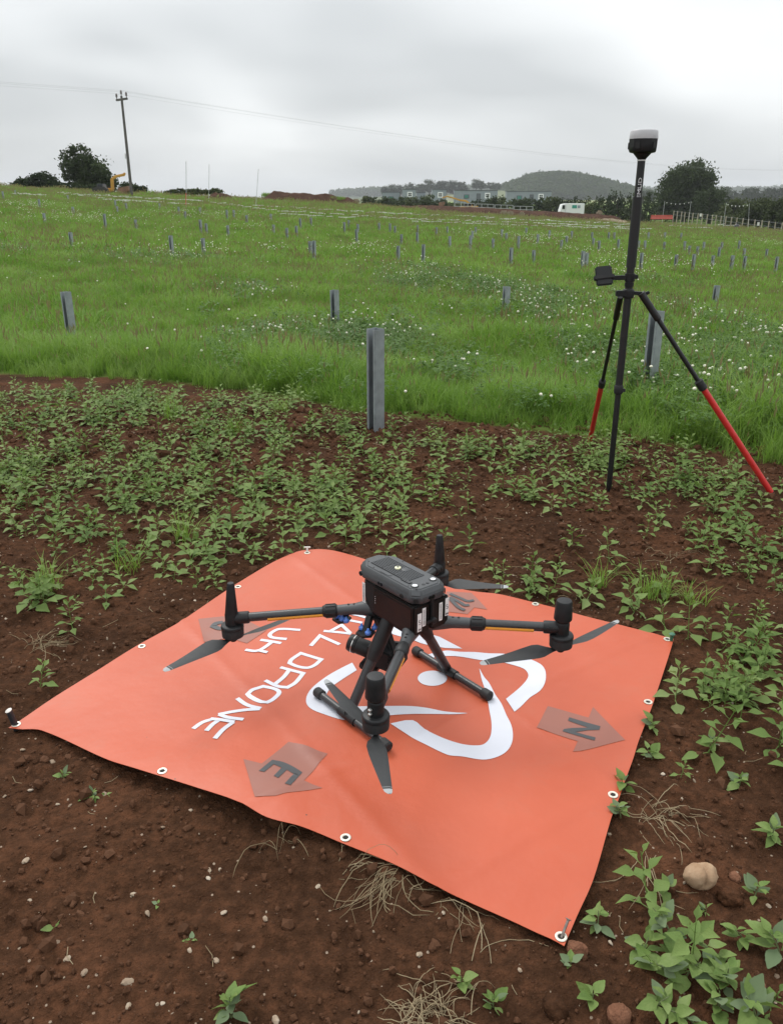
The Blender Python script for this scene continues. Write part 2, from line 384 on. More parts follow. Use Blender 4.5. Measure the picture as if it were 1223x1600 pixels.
# ------------------------------------------------------------------ ground sheet
def soil_amount(x, y):
    e = grass_edge(x) + .14 * fbm(x * 2.3, y * 2.3, 3, 40)
    return 1 - sstep(-.10, .10, y - e)
def micro(x, y):
    n = .030 * fbm(x * 2.1, y * 2.1, 3, 3) + .034 * fbm(x * 8, y * 8, 3, 13) + .020 * np.maximum(0, fbm(x * 24, y * 24, 2, 23) + .02) * 2 + .007 * np.abs(fbm(x * 55, y * 55, 2, 29)) * 2
    return n * soil_amount(x, y) - .004
def ground_z(x, y):
    x = np.asarray(x, float); y = np.asarray(y, float)
    z = land(x, y) + micro(x, y)
    near = (x > -1.3) & (x < 1.4) & (y > .4) & (y < 3.2)
    if np.any(near):
        xn = np.atleast_1d(x)[np.atleast_1d(near)]; yn = np.atleast_1d(y)[np.atleast_1d(near)]
        d = mat_dist(xn, yn); k = 1 - sstep(-.02, .05, d)
        zz = np.atleast_1d(z).copy(); zn = zz[np.atleast_1d(near)]
        lim = zmat(xn, yn) - .012 - .03 * sstep(.0, .2, -d)
        zz[np.atleast_1d(near)] = zn * (1 - k) + np.minimum(zn, lim) * k
        z = zz.reshape(np.shape(z)) if np.ndim(z) else float(zz[0])
    return z
def gpt(u, v):
    """where the sight line meets the soil"""
    z = 0.0
    for _ in range(6):
        p = at_z(u, v, z); z = float(ground_z(p[:1], p[1:2])[0])
    return np.array([p[0], p[1], z])
def grow(a, b, st, f):
    o = [a]
    while o[-1] < b: o.append(o[-1] + st); st *= f
    return o
xs = np.array(sorted(set([-v for v in grow(1.6, 5500, .02, 1.085)] + list(np.arange(-1.588, 2.2, .014)) + grow(2.2, 5500, .02, 1.085))))
ys = np.array(sorted(set([-v for v in grow(-.45, 5500, .05, 1.16)] + list(np.arange(.464, 3.4, .013)) + list(np.arange(3.4, 6.0, .03)) + grow(6.0, 5500, .05, 1.045))))
XX, YY = np.meshgrid(xs, ys)
ZZ = ground_z(XX, YY)
nx, ny = len(xs), len(ys)
idx = np.arange(nx * ny).reshape(ny, nx)
FQ = np.stack([idx[:-1, :-1], idx[:-1, 1:], idx[1:, 1:], idx[1:, :-1]], -1).reshape(-1, 4)
gme = np_mesh('ground', np.stack([XX, YY, ZZ], -1).reshape(-1, 3), FQ, smooth=True)
att = gme.attributes.new('soil', 'FLOAT', 'POINT'); att.data.foreach_set('value', soil_amount(XX, YY).ravel().astype(np.float32))
SOIL_D, SOIL_M, SOIL_R = (.0185, .0088, .0048), (.050, .0235, .0125), (.098, .0425, .0220)
gm, t, p, g, col = soilmat('soil_and_turf', SOIL_D, SOIL_M, SOIL_R, bump=.85, dist=.008)
nn = t.nodes.new; lk = t.links.new
n1 = nn('ShaderNodeTexNoise'); lk(g.outputs['Position'], n1.inputs['Vector']); n1.inputs['Scale'].default_value = .35; n1.inputs['Detail'].default_value = 6
n2 = nn('ShaderNodeTexNoise'); lk(g.outputs['Position'], n2.inputs['Vector']); n2.inputs['Scale'].default_value = 9; n2.inputs['Detail'].default_value = 4
ad = nn('ShaderNodeMath'); ad.operation = 'ADD'; lk(n1.outputs['Fac'], ad.inputs[0]); lk(n2.outputs['Fac'], ad.inputs[1])
hf = nn('ShaderNodeMath'); hf.operation = 'MULTIPLY'; lk(ad.outputs[0], hf.inputs[0]); hf.inputs[1].default_value = .5
turf = ramp_node(t, hf.outputs[0], [(.35, (.055, .092, .018)), (.5, (.088, .14, .028)), (.65, (.125, .16, .045))])
# farmland beyond the site: fields of different greens
vo = nn('ShaderNodeTexVoronoi'); lk(g.outputs['Position'], vo.inputs['Vector']); vo.inputs['Scale'].default_value = .004
sx = nn('ShaderNodeSeparateColor'); lk(vo.outputs['Color'], sx.inputs[0])
farm = ramp_node(t, sx.outputs[0], [(.1, (.10, .15, .045)), (.45, (.16, .22, .07)), (.75, (.20, .20, .10)), (.95, (.07, .11, .04))])
sp = nn('ShaderNodeSeparateXYZ'); lk(g.outputs['Position'], sp.inputs[0])
fr = nn('ShaderNodeMapRange'); lk(sp.outputs['Y'], fr.inputs['Value']); fr.inputs['From Min'].default_value = 170; fr.inputs['From Max'].default_value = 190
mf = nn('ShaderNodeMix'); mf.data_type = 'RGBA'; lk(fr.outputs[0], mf.inputs['Factor']); lk(turf.outputs[0], mf.inputs['A']); lk(farm.outputs[0], mf.inputs['B'])
at_ = nn('ShaderNodeAttribute'); at_.attribute_name = 'soil'
mg = nn('ShaderNodeMix'); mg.data_type = 'RGBA'; lk(at_.outputs['Fac'], mg.inputs['Factor']); lk(mf.outputs['Result'], mg.inputs['A']); lk(col, mg.inputs['B'])
lk(mg.outputs['Result'], p.inputs['Base Color'])
gme.materials.append(gm)
ground = put('ground', gme); tag(ground, kind='structure')

# ------------------------------------------------------------------ landing mat
m_mat, t = newmat('orange_pvc'); nn = t.nodes.new; lk = t.links.new
p = nn('ShaderNodeBsdfPrincipled'); o_ = nn('ShaderNodeOutputMaterial'); lk(p.outputs[0], o_.inputs[0])
g = nn('ShaderNodeNewGeometry')
n1 = nn('ShaderNodeTexNoise'); lk(g.outputs['Position'], n1.inputs['Vector']); n1.inputs['Scale'].default_value = 3.5; n1.inputs['Detail'].default_value = 5
cr = ramp_node(t, n1.outputs['Fac'], [(.3, (.385, .068, .0265)), (.7, (.435, .083, .035))])
# scattered specks of soil trodden on to the sheet
vo = nn('ShaderNodeTexVoronoi'); lk(g.outputs['Position'], vo.inputs['Vector']); vo.inputs['Scale'].default_value = 16
lt = nn('ShaderNodeMath'); lt.operation = 'LESS_THAN'; lk(vo.outputs['Distance'], lt.inputs[0]); lt.inputs[1].default_value = .035
sx = nn('ShaderNodeSeparateColor'); lk(vo.outputs['Color'], sx.inputs[0])
gt = nn('ShaderNodeMath'); gt.operation = 'GREATER_THAN'; lk(sx.outputs[1], gt.inputs[0]); gt.inputs[1].default_value = .82
mu = nn('ShaderNodeMath'); mu.operation = 'MULTIPLY'; lk(lt.outputs[0], mu.inputs[0]); lk(gt.outputs[0], mu.inputs[1])
n3 = nn('ShaderNodeTexNoise'); lk(g.outputs['Position'], n3.inputs['Vector']); n3.inputs['Scale'].default_value = 7; n3.inputs['Detail'].default_value = 8; n3.inputs['Roughness'].default_value = .7
dr = nn('ShaderNodeMapRange'); lk(n3.outputs['Fac'], dr.inputs['Value']); dr.inputs['From Min'].default_value = .53; dr.inputs['From Max'].default_value = .78; dr.inputs['To Max'].default_value = .30
mx0 = nn('ShaderNodeMix'); mx0.data_type = 'RGBA'; lk(dr.outputs[0], mx0.inputs['Factor']); lk(cr.outputs[0], mx0.inputs['A']); mx0.inputs['B'].default_value = (.30, .10, .06, 1)
mx = nn('ShaderNodeMix'); mx.data_type = 'RGBA'; lk(mu.outputs[0], mx.inputs['Factor']); lk(mx0.outputs['Result'], mx.inputs['A']); mx.inputs['B'].default_value = (.09, .045, .03, 1)
lk(mx.outputs['Result'], p.inputs['Base Color']); p.inputs['Roughness'].default_value = .46; p.inputs['Specular IOR Level'].default_value = .4
n2 = nn('ShaderNodeTexNoise'); lk(g.outputs['Position'], n2.inputs['Vector']); n2.inputs['Scale'].default_value = 14; n2.inputs['Detail'].default_value = 3
b = nn('ShaderNodeBump'); b.inputs['Strength'].default_value = .35; b.inputs['Distance'].default_value = .008; lk(n2.outputs['Fac'], b.inputs['Height']); lk(b.outputs[0], p.inputs['Normal'])
GX, GY = GRID[..., 0], GRID[..., 1]; GZ = zmat(GX, GY)
top = np.stack([GX, GY, GZ], -1).reshape(-1, 3); bot = top - [0, 0, .0012]
ii = np.arange(NM * NM).reshape(NM, NM)
f1 = np.stack([ii[:-1, :-1], ii[:-1, 1:], ii[1:, 1:], ii[1:, :-1]], -1).reshape(-1, 4)
rim = np.concatenate([ii[0, :-1], ii[:-1, -1], ii[-1, :0:-1], ii[:0:-1, 0]]); nr = len(rim); k = NM * NM
f3 = np.stack([rim, np.roll(rim, -1), np.roll(rim, -1) + k, rim + k], -1)
v1 = top[f1[0]]; up = np.cross(v1[1] - v1[0], v1[2] - v1[0])[2] > 0
if not up: f1 = f1[:, ::-1]
else: f3 = f3[:, ::-1]
mme = np_mesh('landing_mat', np.concatenate([top, bot]), [f1, f1[:, ::-1] + k, f3], (m_mat,), True); mme.set_sharp_from_angle(angle=math.radians(40))
mat_o = put('landing_mat', mme)
tag(mat_o, 'square orange plastic landing mat with white emblem and lettering spread on soil', 'mat')

m_white = plain('white_print', (.52, .53, .585), .45, var=.04, vscale=8)
m_grey = plain('grey_arrow_print', (.235, .082, .056), .5, var=.06, vscale=9)
m_black = plain('black_letter_print', (.035, .037, .04), .42, var=.1)
def drape(name, polys, m, up=.0011, label=None):
    """flat print traced on the mat: polygons (lists of pixel points), cut finely so that they follow the buckles"""
    bm = bmesh.new()
    for poly in polys:
        W = [at_mat(*q) for q in (crisp(poly, True, 3) if len(poly) > 12 else poly)]
        tri = tessellate_polygon([[Vector((q[0], q[1], 0)) for q in W]])
        vs = [bm.verts.new((q[0], q[1], 0)) for q in W]
        for tr in tri:
            try: bm.faces.new([vs[i] for i in tr])
            except ValueError: pass
    for _ in range(7):
        es = [e for e in bm.edges if e.calc_length() > .02]
        if not es: break
        bmesh.ops.subdivide_edges(bm, edges=es, cuts=1)
        bmesh.ops.triangulate(bm, faces=[f for f in bm.faces if len(f.verts) > 4])
    bmesh.ops.triangulate(bm, faces=bm.faces[:])
    for v in bm.verts: v.co.z = float(zmat(v.co.x, v.co.y)) + up
    bmesh.ops.recalc_face_normals(bm, faces=bm.faces)
    if sum(f.normal.z for f in bm.faces) < 0: bmesh.ops.reverse_faces(bm, faces=bm.faces)
    me = bpy.data.meshes.new(name); bm.to_mesh(me); bm.free()
    me.polygons.foreach_set('use_smooth', [True] * len(me.polygons)); me.materials.append(m)
    return put(name, me, mat_o)
def stroke_letter(name, lines, wd, o, s, m, up=.0011):
    """lettering as mitred ribbons of one width lying in the plane of the mat"""
    Vall = []; Fall = []; off = 0
    for k_, L in enumerate(lines):
        closed = L[0] == L[-1]
        W = [at_mat(*q)[:2] for q in PT(L, o, s)]
        if closed: W = W[:-1]
        W = [np.array(q) for q in crisp([tuple(q) for q in W], closed, 5, 58)]; n = len(W); rib = []
        for i, p in enumerate(W):
            a = W[(i - 1) % n] if closed or i else None; c = W[(i + 1) % n] if closed or i < n - 1 else None
            u = (p - a) / np.hypot(*(p - a)) if a is not None else None; v = (c - p) / np.hypot(*(c - p)) if c is not None else None
            if u is None: u = v
            if v is None: v = u
            t_ = u + v; t_ /= max(np.hypot(*t_), 1e-6); nrm = np.array([-t_[1], t_[0]]); mi = 1 / max(.45, float(nrm @ np.array([-u[1], u[0]])))
            for sgn in (.5, -.5): q = p + nrm * wd * sgn * mi; Vall.append((q[0], q[1], float(zmat(q[0], q[1])) + up + .00035 * k_))
        for i in range(n if closed else n - 1): a, b_ = off + 2 * i, off + 2 * ((i + 1) % n); Fall.append((a, a + 1, b_ + 1, b_))
        off += 2 * n
    me = bpy.data.meshes.new(name); me.from_pydata(Vall, [], Fall); me.update()
    me.polygons.foreach_set('use_smooth', [True] * len(me.polygons)); me.materials.append(m)
    return put(name, me, mat_o)
o4, s4 = (560, 980), 4.077
drape('emblem_blade', [PT([(768, 262), (800, 320), (830, 355), (870, 430), (910, 490), (940, 560), (970, 620), (982, 680), (975, 740), (945, 790), (890, 825), (810, 845), (740, 840), (660, 825), (580, 818), (520, 795), (430, 750), (350, 710), (280, 665), (203, 615), (345, 594), (420, 650), (520, 700), (600, 730), (680, 750), (760, 755), (800, 745), (830, 715), (845, 670), (845, 600), (832, 530), (822, 470), (805, 400), (785, 340)], o4, s4)], m_white)
drape('emblem_blade', [PT([(400, 190), (470, 168), (560, 150), (640, 158), (740, 160), (830, 168), (920, 170), (980, 180), (1070, 198), (1155, 235), (1185, 270), (1192, 320), (1180, 370), (1150, 410), (1090, 450), (1030, 510), (992, 540), (938, 458), (1010, 400), (1060, 350), (1080, 315), (1075, 290), (1050, 265), (975, 240), (900, 222), (810, 215), (740, 205), (640, 188), (560, 185), (480, 194), (430, 205)], o4, s4)], m_white)
o5, s5 = (500, 820), 4.077
drape('emblem_blade', [PT([(430, 640), (600, 670), (760, 715), (905, 790), (795, 786), (640, 755), (520, 715), (436, 690)], o5, s5)], m_white)
o6, s6 = (460, 980), 3.822
drape('emblem_blade', [PT([(345, 213), (372, 258), (290, 310), (220, 360), (195, 395), (188, 425), (200, 450), (240, 468), (300, 477), (400, 474), (560, 472), (700, 473), (800, 485), (900, 505), (1035, 515), (960, 521), (850, 520), (700, 520), (570, 528), (480, 545), (400, 560), (340, 562), (260, 548), (180, 522), (110, 495), (76, 465), (70, 430), (85, 390), (120, 350), (200, 290), (280, 245)], o6, s6)], m_white)
drape('emblem_blade', [PT([(440, 295), (450, 262), (492, 250), (490, 312), (462, 335)], o6, s6)], m_white)
drape('emblem_eye', [[(675.3 + 22.8 * math.cos(a * math.pi / 16), 1060.2 + 11.9 * math.sin(a * math.pi / 16)) for a in range(32)]], m_white)
oL, sL = (280, 850), 4.077; WD = .0138
LET = {'E': [[(90, 1178), (150, 1137), (215, 1117)], [(174, 1192), (215, 1150), (250, 1126)], [(228, 1242), (280, 1185), (345, 1137)], [(200, 1116), (275, 1124), (352, 1137)]],
 'N': [[(370, 984), (430, 1025), (520, 1050)], [(515, 1052), (430, 1058), (330, 1072), (250, 1088)], [(255, 1088), (310, 1107), (410, 1120)]],
 'O': [[(437, 957), (480, 925), (535, 908), (610, 925), (637, 947), (605, 985), (560, 1010), (520, 1005), (455, 975), (437, 957)]],
 'R': [[(645, 787), (790, 825), (740, 885), (690, 915), (630, 908), (548, 870)], [(700, 806), (665, 850), (610, 895)]],
 'D': [[(775, 697), (905, 737), (860, 775), (815, 790), (750, 780), (703, 760), (715, 738), (775, 697)]],
 'L': [[(838, 650), (897, 585), (1022, 641)]],
 'A': [[(920, 555), (1010, 563), (1095, 573)], [(1090, 570), (1035, 518), (960, 558)]],
 'I': [[(1085, 487), (1165, 503)], [(1092, 447), (1140, 456), (1188, 470)]],
 'U': [[(772, 549), (640, 543), (590, 565), (577, 585), (600, 598), (685, 607)]],
 'K': [[(518, 612), (650, 633)], [(592, 625), (545, 660), (510, 680)], [(422, 676), (480, 684), (515, 678)], [(505, 680), (562, 693)]]}
for ch, L in LET.items():
    stroke_letter('letter', L, WD, oL, sL, m_white)
oN, sN = (820, 1080), 5.096
def arrow(poly, letter): drape('direction_arrow', [poly], m_grey); drape('compass_letter', [letter], m_black, .0022)
arrow(PT([(180, 120), (505, 212), (540, 128), (795, 390), (380, 482), (418, 400), (92, 290)], oN, sN),
      PT([(350, 212), (598, 283), (590, 312), (500, 315), (400, 330), (560, 373), (552, 397), (296, 322), (310, 305), (380, 297), (500, 294), (340, 238)], oN, sN))
oE, sE = (360, 1130), 6.115
arrow(PT([(555, 180), (740, 220), (850, 270), (930, 292), (705, 550), (880, 620), (540, 665), (430, 695), (235, 705), (125, 345), (300, 388)], oE, sE),
      PT([(400, 355), (500, 375), (600, 420), (688, 475), (575, 597), (520, 580), (605, 490), (540, 450), (458, 527), (415, 508), (490, 430), (415, 397), (325, 470), (272, 460)], oE, sE))
oS, sS = (230, 890), 3.706
drape('direction_arrow', [PT([(297, 287), (440, 272), (560, 285), (692, 352), (578, 428), (475, 395), (330, 420)], oS, sS)], m_grey)
stroke_letter('compass_letter', [[(440, 308), (400, 315), (383, 332), (425, 345), (500, 335), (520, 318)]], .02, oS, sS, m_black, .0030)
oW, sW = (640, 820), 7.644
drape('direction_arrow', [PT([(440, 800), (735, 815), (790, 870), (925, 1015), (770, 990), (690, 1070), (440, 1040)], oW, sW)], m_grey)
stroke_letter('compass_letter', [[(480, 830), (620, 890), (690, 917), (765, 908)], [(480, 870), (610, 940), (655, 968), (710, 965)], [(480, 890), (560, 975), (600, 1005), (655, 1028)]], .014, oW, sW, m_black, .0030)
# eyelets with their dark holes
m_eye = plain('eyelet_metal', (.62, .58, .50), .35, .7, var=.15, vscale=90)
m_hole = plain('eyelet_hole', (.015, .011, .009), .9)
for u, v in [(26, 1132), (222, 1010), (372, 917), (480, 864), (836, 944), (1042, 999), (1012, 1097), (957, 1242), (876, 1464), (540, 1309), (254, 1205)]:
    c = at_mat(u, v)
    mb = MB(); R0, r0 = .0095, .0032; nU, nV = 24, 8; vs_ = []; fs_ = []
    for i in range(nU):
        a = 2 * math.pi * i / nU
        for j in range(nV):
            b_ = 2 * math.pi * j / nV; rr = R0 + r0 * math.cos(b_); vs_.append((rr * math.cos(a), rr * math.sin(a), .0011 + r0 * .5 * math.sin(b_)))
    for i in range(nU):
        for j in range(nV): fs_.append((i * nV + j, ((i + 1) % nU) * nV + j, ((i + 1) % nU) * nV + (j + 1) % nV, i * nV + (j + 1) % nV))
    mb.add(vs_, fs_)
    e = obj('eyelet', mb, m_eye, mat_o, loc=c)
    hb = MB().lathe([(.0068, .0003), (.0068, .0008)], n=20); obj('eyelet_hole', hb, m_hole, e)
# ------------------------------------------------------------------ quadcopter
m_dark = plain('black_plastic', (.011, .0115, .0125), .5, var=.25, vscale=60, bump=.12, bscale=900, spec=.32)
m_shell = plain('charcoal_shell', (.043, .046, .050), .5, var=.15, vscale=50, bump=.15, bscale=1200)
m_batt = plain('battery_black', (.007, .0066, .0066), .45, var=.2, vscale=40, spec=.28)
m_carbon = plain('carbon_tube', (.022, .023, .025), .38, var=.3, vscale=200)
m_orange = plain('amber_stripe', (.66, .27, .02), .45, var=.08)
m_rubber = plain('rubber', (.010, .010, .0105), .7, var=.2, bump=.2, bscale=700)
m_label = plain('paper_label', (.72, .72, .72), .6, var=.07, vscale=120)
m_ink = plain('label_ink', (.06, .06, .065), .6)
m_blue = plain('blue_damper', (.07, .17, .52), .4, var=.1)
m_silver = plain('silver_metal', (.55, .54, .52), .3, .9, var=.1)
m_lampw = plain('beacon_lens', (.62, .64, .66), .25, var=.08)
m_button = plain('cream_button', (.75, .74, .50), .4)
m_blade = plain('propeller_black', (.018, .019, .020), .55, var=.2, vscale=70, bump=.1, bscale=600)
m_tip = plain('pale_blade_tip', (.27, .28, .285), .5)
m_glass = plain('dark_glass', (.006, .006, .008), .08, var=.02)

C0 = np.array([.03, 1.973]); F2 = np.array([-.6272, .7788]); L2 = np.array([-F2[1], F2[0]])
DO = C0 + .06 * F2 - .055 * L2
drone = empty('quadcopter_drone', (DO[0], DO[1], 0), (0, 0, math.atan2(F2[1], F2[0])))
tag(drone, 'black four rotor survey drone standing on the orange mat', 'drone')
def w2l(p): d = np.array(p[:2]) - DO; return Vector((float(d @ F2), float(d @ L2), float(p[2])))
def lz(u, v, z): return w2l(at_z(u, v, z))
def loft(layers):
    """layers: list of (outline, z); outlines with equal point count"""
    mb = MB(); n = len(layers[0][0]); vs_ = [(x, y, z) for P, z in layers for x, y in P]; fs_ = []
    for i in range(len(layers) - 1):
        for k in range(n): fs_.append((i * n + k, i * n + (k + 1) % n, (i + 1) * n + (k + 1) % n, (i + 1) * n + k))
    fs_.append(tuple(range(n - 1, -1, -1))); fs_.append(tuple((len(layers) - 1) * n + k for k in range(n)))
    return mb.add(vs_, fs_)
def octo(x0, x1, yh, cf, cr_):
    return [(x1, yh - cf), (x1 - cf * 1.3, yh), (x0 + cr_, yh), (x0, yh - cr_), (x0, -yh + cr_), (x0 + cr_, -yh), (x1 - cf * 1.3, -yh), (x1, -yh + cf)]
Q = lambda name, mb, m, par=drone, **k: obj(name, mb, m, par, **k)
# hull
hull = Q('hull', loft([(octo(-.085, .105, .048, .02, .012), .287), (octo(-.10, .128, .060, .025, .012), .303), (octo(-.10, .138, .061, .028, .012), .37), (octo(-.10, .138, .057, .03, .012), .392)]), m_dark, bevel=.004)
shell = Q('top_shell', loft([(octo(-.112, .148, .054, .028, .020), .391), (octo(-.118, .157, .061, .032, .022), .399), (octo(-.118, .157, .061, .032, .022), .417), (octo(-.106, .142, .051, .030, .020), .4335)]), m_shell, bevel=.0035)
ZT = .4335
Q('vent_grille', MB().box((.032, 0, ZT + .0003), (.156, .064, .0012)), m_rubber, shell)
mb = MB()
for k in range(10):
    yk = -.0285 + k * .00633
    for j in range(3): mb.box((-.020 + j * .052, yk, ZT + .0011), (.0485, .0034, .0036))
for j in (-1, 0, 1, 2): mb.box((-.0455 + (j + 1) * .0515, 0, ZT + .0010), (.0035, .058, .0020))
Q('vent_slats', mb, m_shell, shell, bevel=.0005, seg=1)
Q('centre_boss', MB().lathe([(.012, ZT), (.012, ZT + .003), (.010, ZT + .0042)], c=(.010, -.012, 0), n=20), m_shell, shell)
Q('power_button', MB().lathe([(.0085, ZT + .003), (.0085, ZT + .0062), (.0070, ZT + .0072)], c=(.028, 0.0, 0), n=20), m_button, shell)
Q('button_ring', MB().lathe([(.0040, ZT + .0070), (.0040, ZT + .0079)], c=(.028, 0.0, 0), n=16), m_shell, shell)
Q('status_window', MB().box((-.045, .030, ZT + .0008), (.036, .012, .0022)), m_glass, shell, bevel=.0008)
Q('side_badge', MB().prism([(.055, .040), (.048, .047), (.012, .047), (.005, .040), (.012, .034), (.048, .034)], ZT - .002, ZT + .0012), m_shell, shell, bevel=.0006)
for yb in (.032, -.032):
    b_ = Q('beacon_light', MB().lathe([(.0105, ZT - .002), (.0105, ZT + .0012), (.0085, ZT + .0022)], c=(-.082, yb, 0), n=20), m_rubber, shell)
    Q('beacon_lens', MB().lathe([(.0075, ZT + .0015), (.0075, ZT + .0028), (.005, ZT + .0036)], c=(-.082, yb, 0), n=20), m_lampw, b_)
for yb in (.007, -.007): Q('sensor_eye', MB().lathe([(.0045, ZT), (.0045, ZT + .0012)], c=(-.088, yb, 0), n=16), m_glass, shell)
for x, y in ((.12, .03), (.12, -.03), (.08, .044), (-.07, .044), (-.06, -.044), (.06, -.044), (-.098, .04)): Q('screw', MB().lathe([(.0022, ZT - .001), (.0022, ZT + .0006)], c=(x, y, 0), n=10), m_rubber, shell)
# round sockets along the shell rim
for y in (.010, -.002): Q('rim_socket', MB().lathe([(.0048, 0), (.0048, .003)], c=(-.1165, y, .407), axis=(-1, 0, 0), n=14), m_glass, shell)
for x in (.036, .024): Q('rim_socket', MB().lathe([(.0048, 0), (.0048, .003)], c=(x, .0595, .407), axis=(0, 1, 0), n=14), m_glass, shell)
for x, y, a in ((-.108, .050, (-1, 1, 0)), (-.108, -.050, (-1, -1, 0)), (.118, .0595, (0, 1, 0)), (-.062, .0595, (0, 1, 0))):
    b_ = Q('corner_bumper', MB().lathe([(.0072, 0), (.0072, .003), (.005, .0035), (.005, .002)], c=(x, y, .406), axis=a, n=16), m_rubber, shell)
Q('nose_sensor', MB().box((.158, 0, .40), (.012, .060, .022)), m_dark, shell, bevel=.004)
# two batteries side by side at the back
for s in (1, -1):
    bt = Q('battery', MB().box((-.026, s * .0335, .3475), (.176, .0585, .088)), m_batt, bevel=.004)
    Q('battery_panel', MB().box((-.026, s * .0632, .3475), (.160, .0022, .070)), m_batt, bt, bevel=.0009)
    for k in range(4): Q('charge_light', MB().box((.048, s * .0645, .362 - k * .0065), (.0018, .0012, .0018)), m_lampw, bt)
    for y, z0, z1, wd, digit in (((.042, .315, .368, .014, 1), (.0265, .326, .380, .0115, 0)) if s > 0 else ((-.033, .323, .377, .0115, 0), (-.0555, .331, .384, .0125, 1))):
        st = Q('paper_sticker', MB().box((-.1146, y, (z0 + z1) / 2), (.0008, wd, z1 - z0)), m_label, bt)
        if digit:
            mb = MB(); cz = z0 + (z1 - z0) * .52; X = -.1154
            for a, b2 in (((.0030, .0060), (-.0032, .0060)), ((.0030, .0060), (.0030, .0004)), ((.0030, .0004), (-.0030, .0004)), ((-.0030, .0004), (-.0030, -.0058)), ((-.0030, -.0058), (.0032, -.0058))):
                mb.bar((X, y + a[0], cz + a[1]), (X, y + b2[0], cz + b2[1]), .0011, .0006, up=(1, 0, 0))
            for k in range(5): mb.box((X, y - .004 + k * .0019, z0 + .006), (.0004, .0011, .007 - (k % 3) * .002))
            Q('sticker_digit', mb, m_ink, bt)
        else:
            mb = MB()
            for k in range(14):
                zz = z0 + .006 + k * (z1 - z0 - .012) / 13
                mb.box((-.1153, y, zz), (.0004, .0030 + (k * 7 % 3) * .0006, .0016))
            Q('sticker_text', mb, m_ink, bt)
Q('battery_latch', MB().box((-.1165, 0, .352), (.008, .0105, .072)), m_dark, bevel=.002)
Q('latch_knob', MB().lathe([(.0085, 0), (.0095, .003), (.0095, .009), (.007, .011)], c=(-.118, 0, .338), axis=(-1, 0, 0), n=18).box((-.122, .010, .338), (.006, .022, .008)), m_dark, bevel=.0008)
Q('spine_bracket', MB().box((-.1150, 0, .396), (.006, .014, .030)), m_dark, bevel=.002)
st = Q('side_label', MB().box((.104, .0617, .352), (.0125, .0008, .062)), m_label, hull)
mb = MB()
for k in range(16): mb.box((.104, .0623, .326 + k * .0034), (.004 + (k * 5 % 3) * .0006, .0004, .0017))
Q('label_text', mb, m_ink, hull)
# arms
MOT = {'L': ((363, 975), .255), 'B': ((686, 893), .255), 'F': ((587, 1115), .29), 'R': ((877, 990), .29)}
ROOT = {'L': (.095, .045, .302), 'B': (.095, -.045, .302), 'F': (-.082, .045, .302), 'R': (-.082, -.045, .302)}
TIPS = {'L': ((257, 1052), (466, 961)), 'F': ((608, 1236), (510, 1065)), 'R': ((750, 1041), (964, 972)), 'B': ((791, 919), (574, 864))}
def blade(a, b, flip):
    """folding propeller blade from A to B, widest a quarter of the way out"""
    a = Vector(a); b = Vector(b); d = b - a; L = d.length; d.normalize(); sx = Vector((0, 0, 1)).cross(d).normalized() * flip; up = Vector((0, 0, 1))
    prof = [(.05, .010, 20), (.10, .015, 22), (.16, .026, 24), (.23, .043, 22), (.30, .0485, 19), (.42, .045, 15), (.56, .038, 12), (.70, .031, 10), (.82, .0255, 9), (.90, .022, 8), (.905, .0218, 8), (.925, .0205, 8), (.93, .020, 8), (.97, .017, 8), (1.0, .008, 8)]
    rings = []
    for s_, c, tw in prof:
        t_ = math.radians(tw); ch = sx * math.cos(t_) + up * math.sin(t_); nn_ = up * math.cos(t_) - sx * math.sin(t_)
        ce = a + d * (L * s_) + up * (.006 * s_ * s_); lead = .34
        rings.append([ce - ch * c * lead, ce + nn_ * (.0012 + .0016 * (1 - s_)) - ch * c * .05, ce + ch * c * (1 - lead), ce - nn_ * .0009 - ch * c * .05])
    def part(i0, i1):
        mb = MB(); vs_ = [p for r in rings[i0:i1] for p in r]; n = i1 - i0; fs_ = [(3, 2, 1, 0), tuple((n - 1) * 4 + k for k in range(4))]
        for i in range(n - 1):
            for k in range(4): fs_.append((i * 4 + k, i * 4 + (k + 1) % 4, (i + 1) * 4 + (k + 1) % 4, (i + 1) * 4 + k))
        return mb.add(vs_, fs_)
    return part(0, 10), part(9, 11), part(10, 13), part(12, 15)
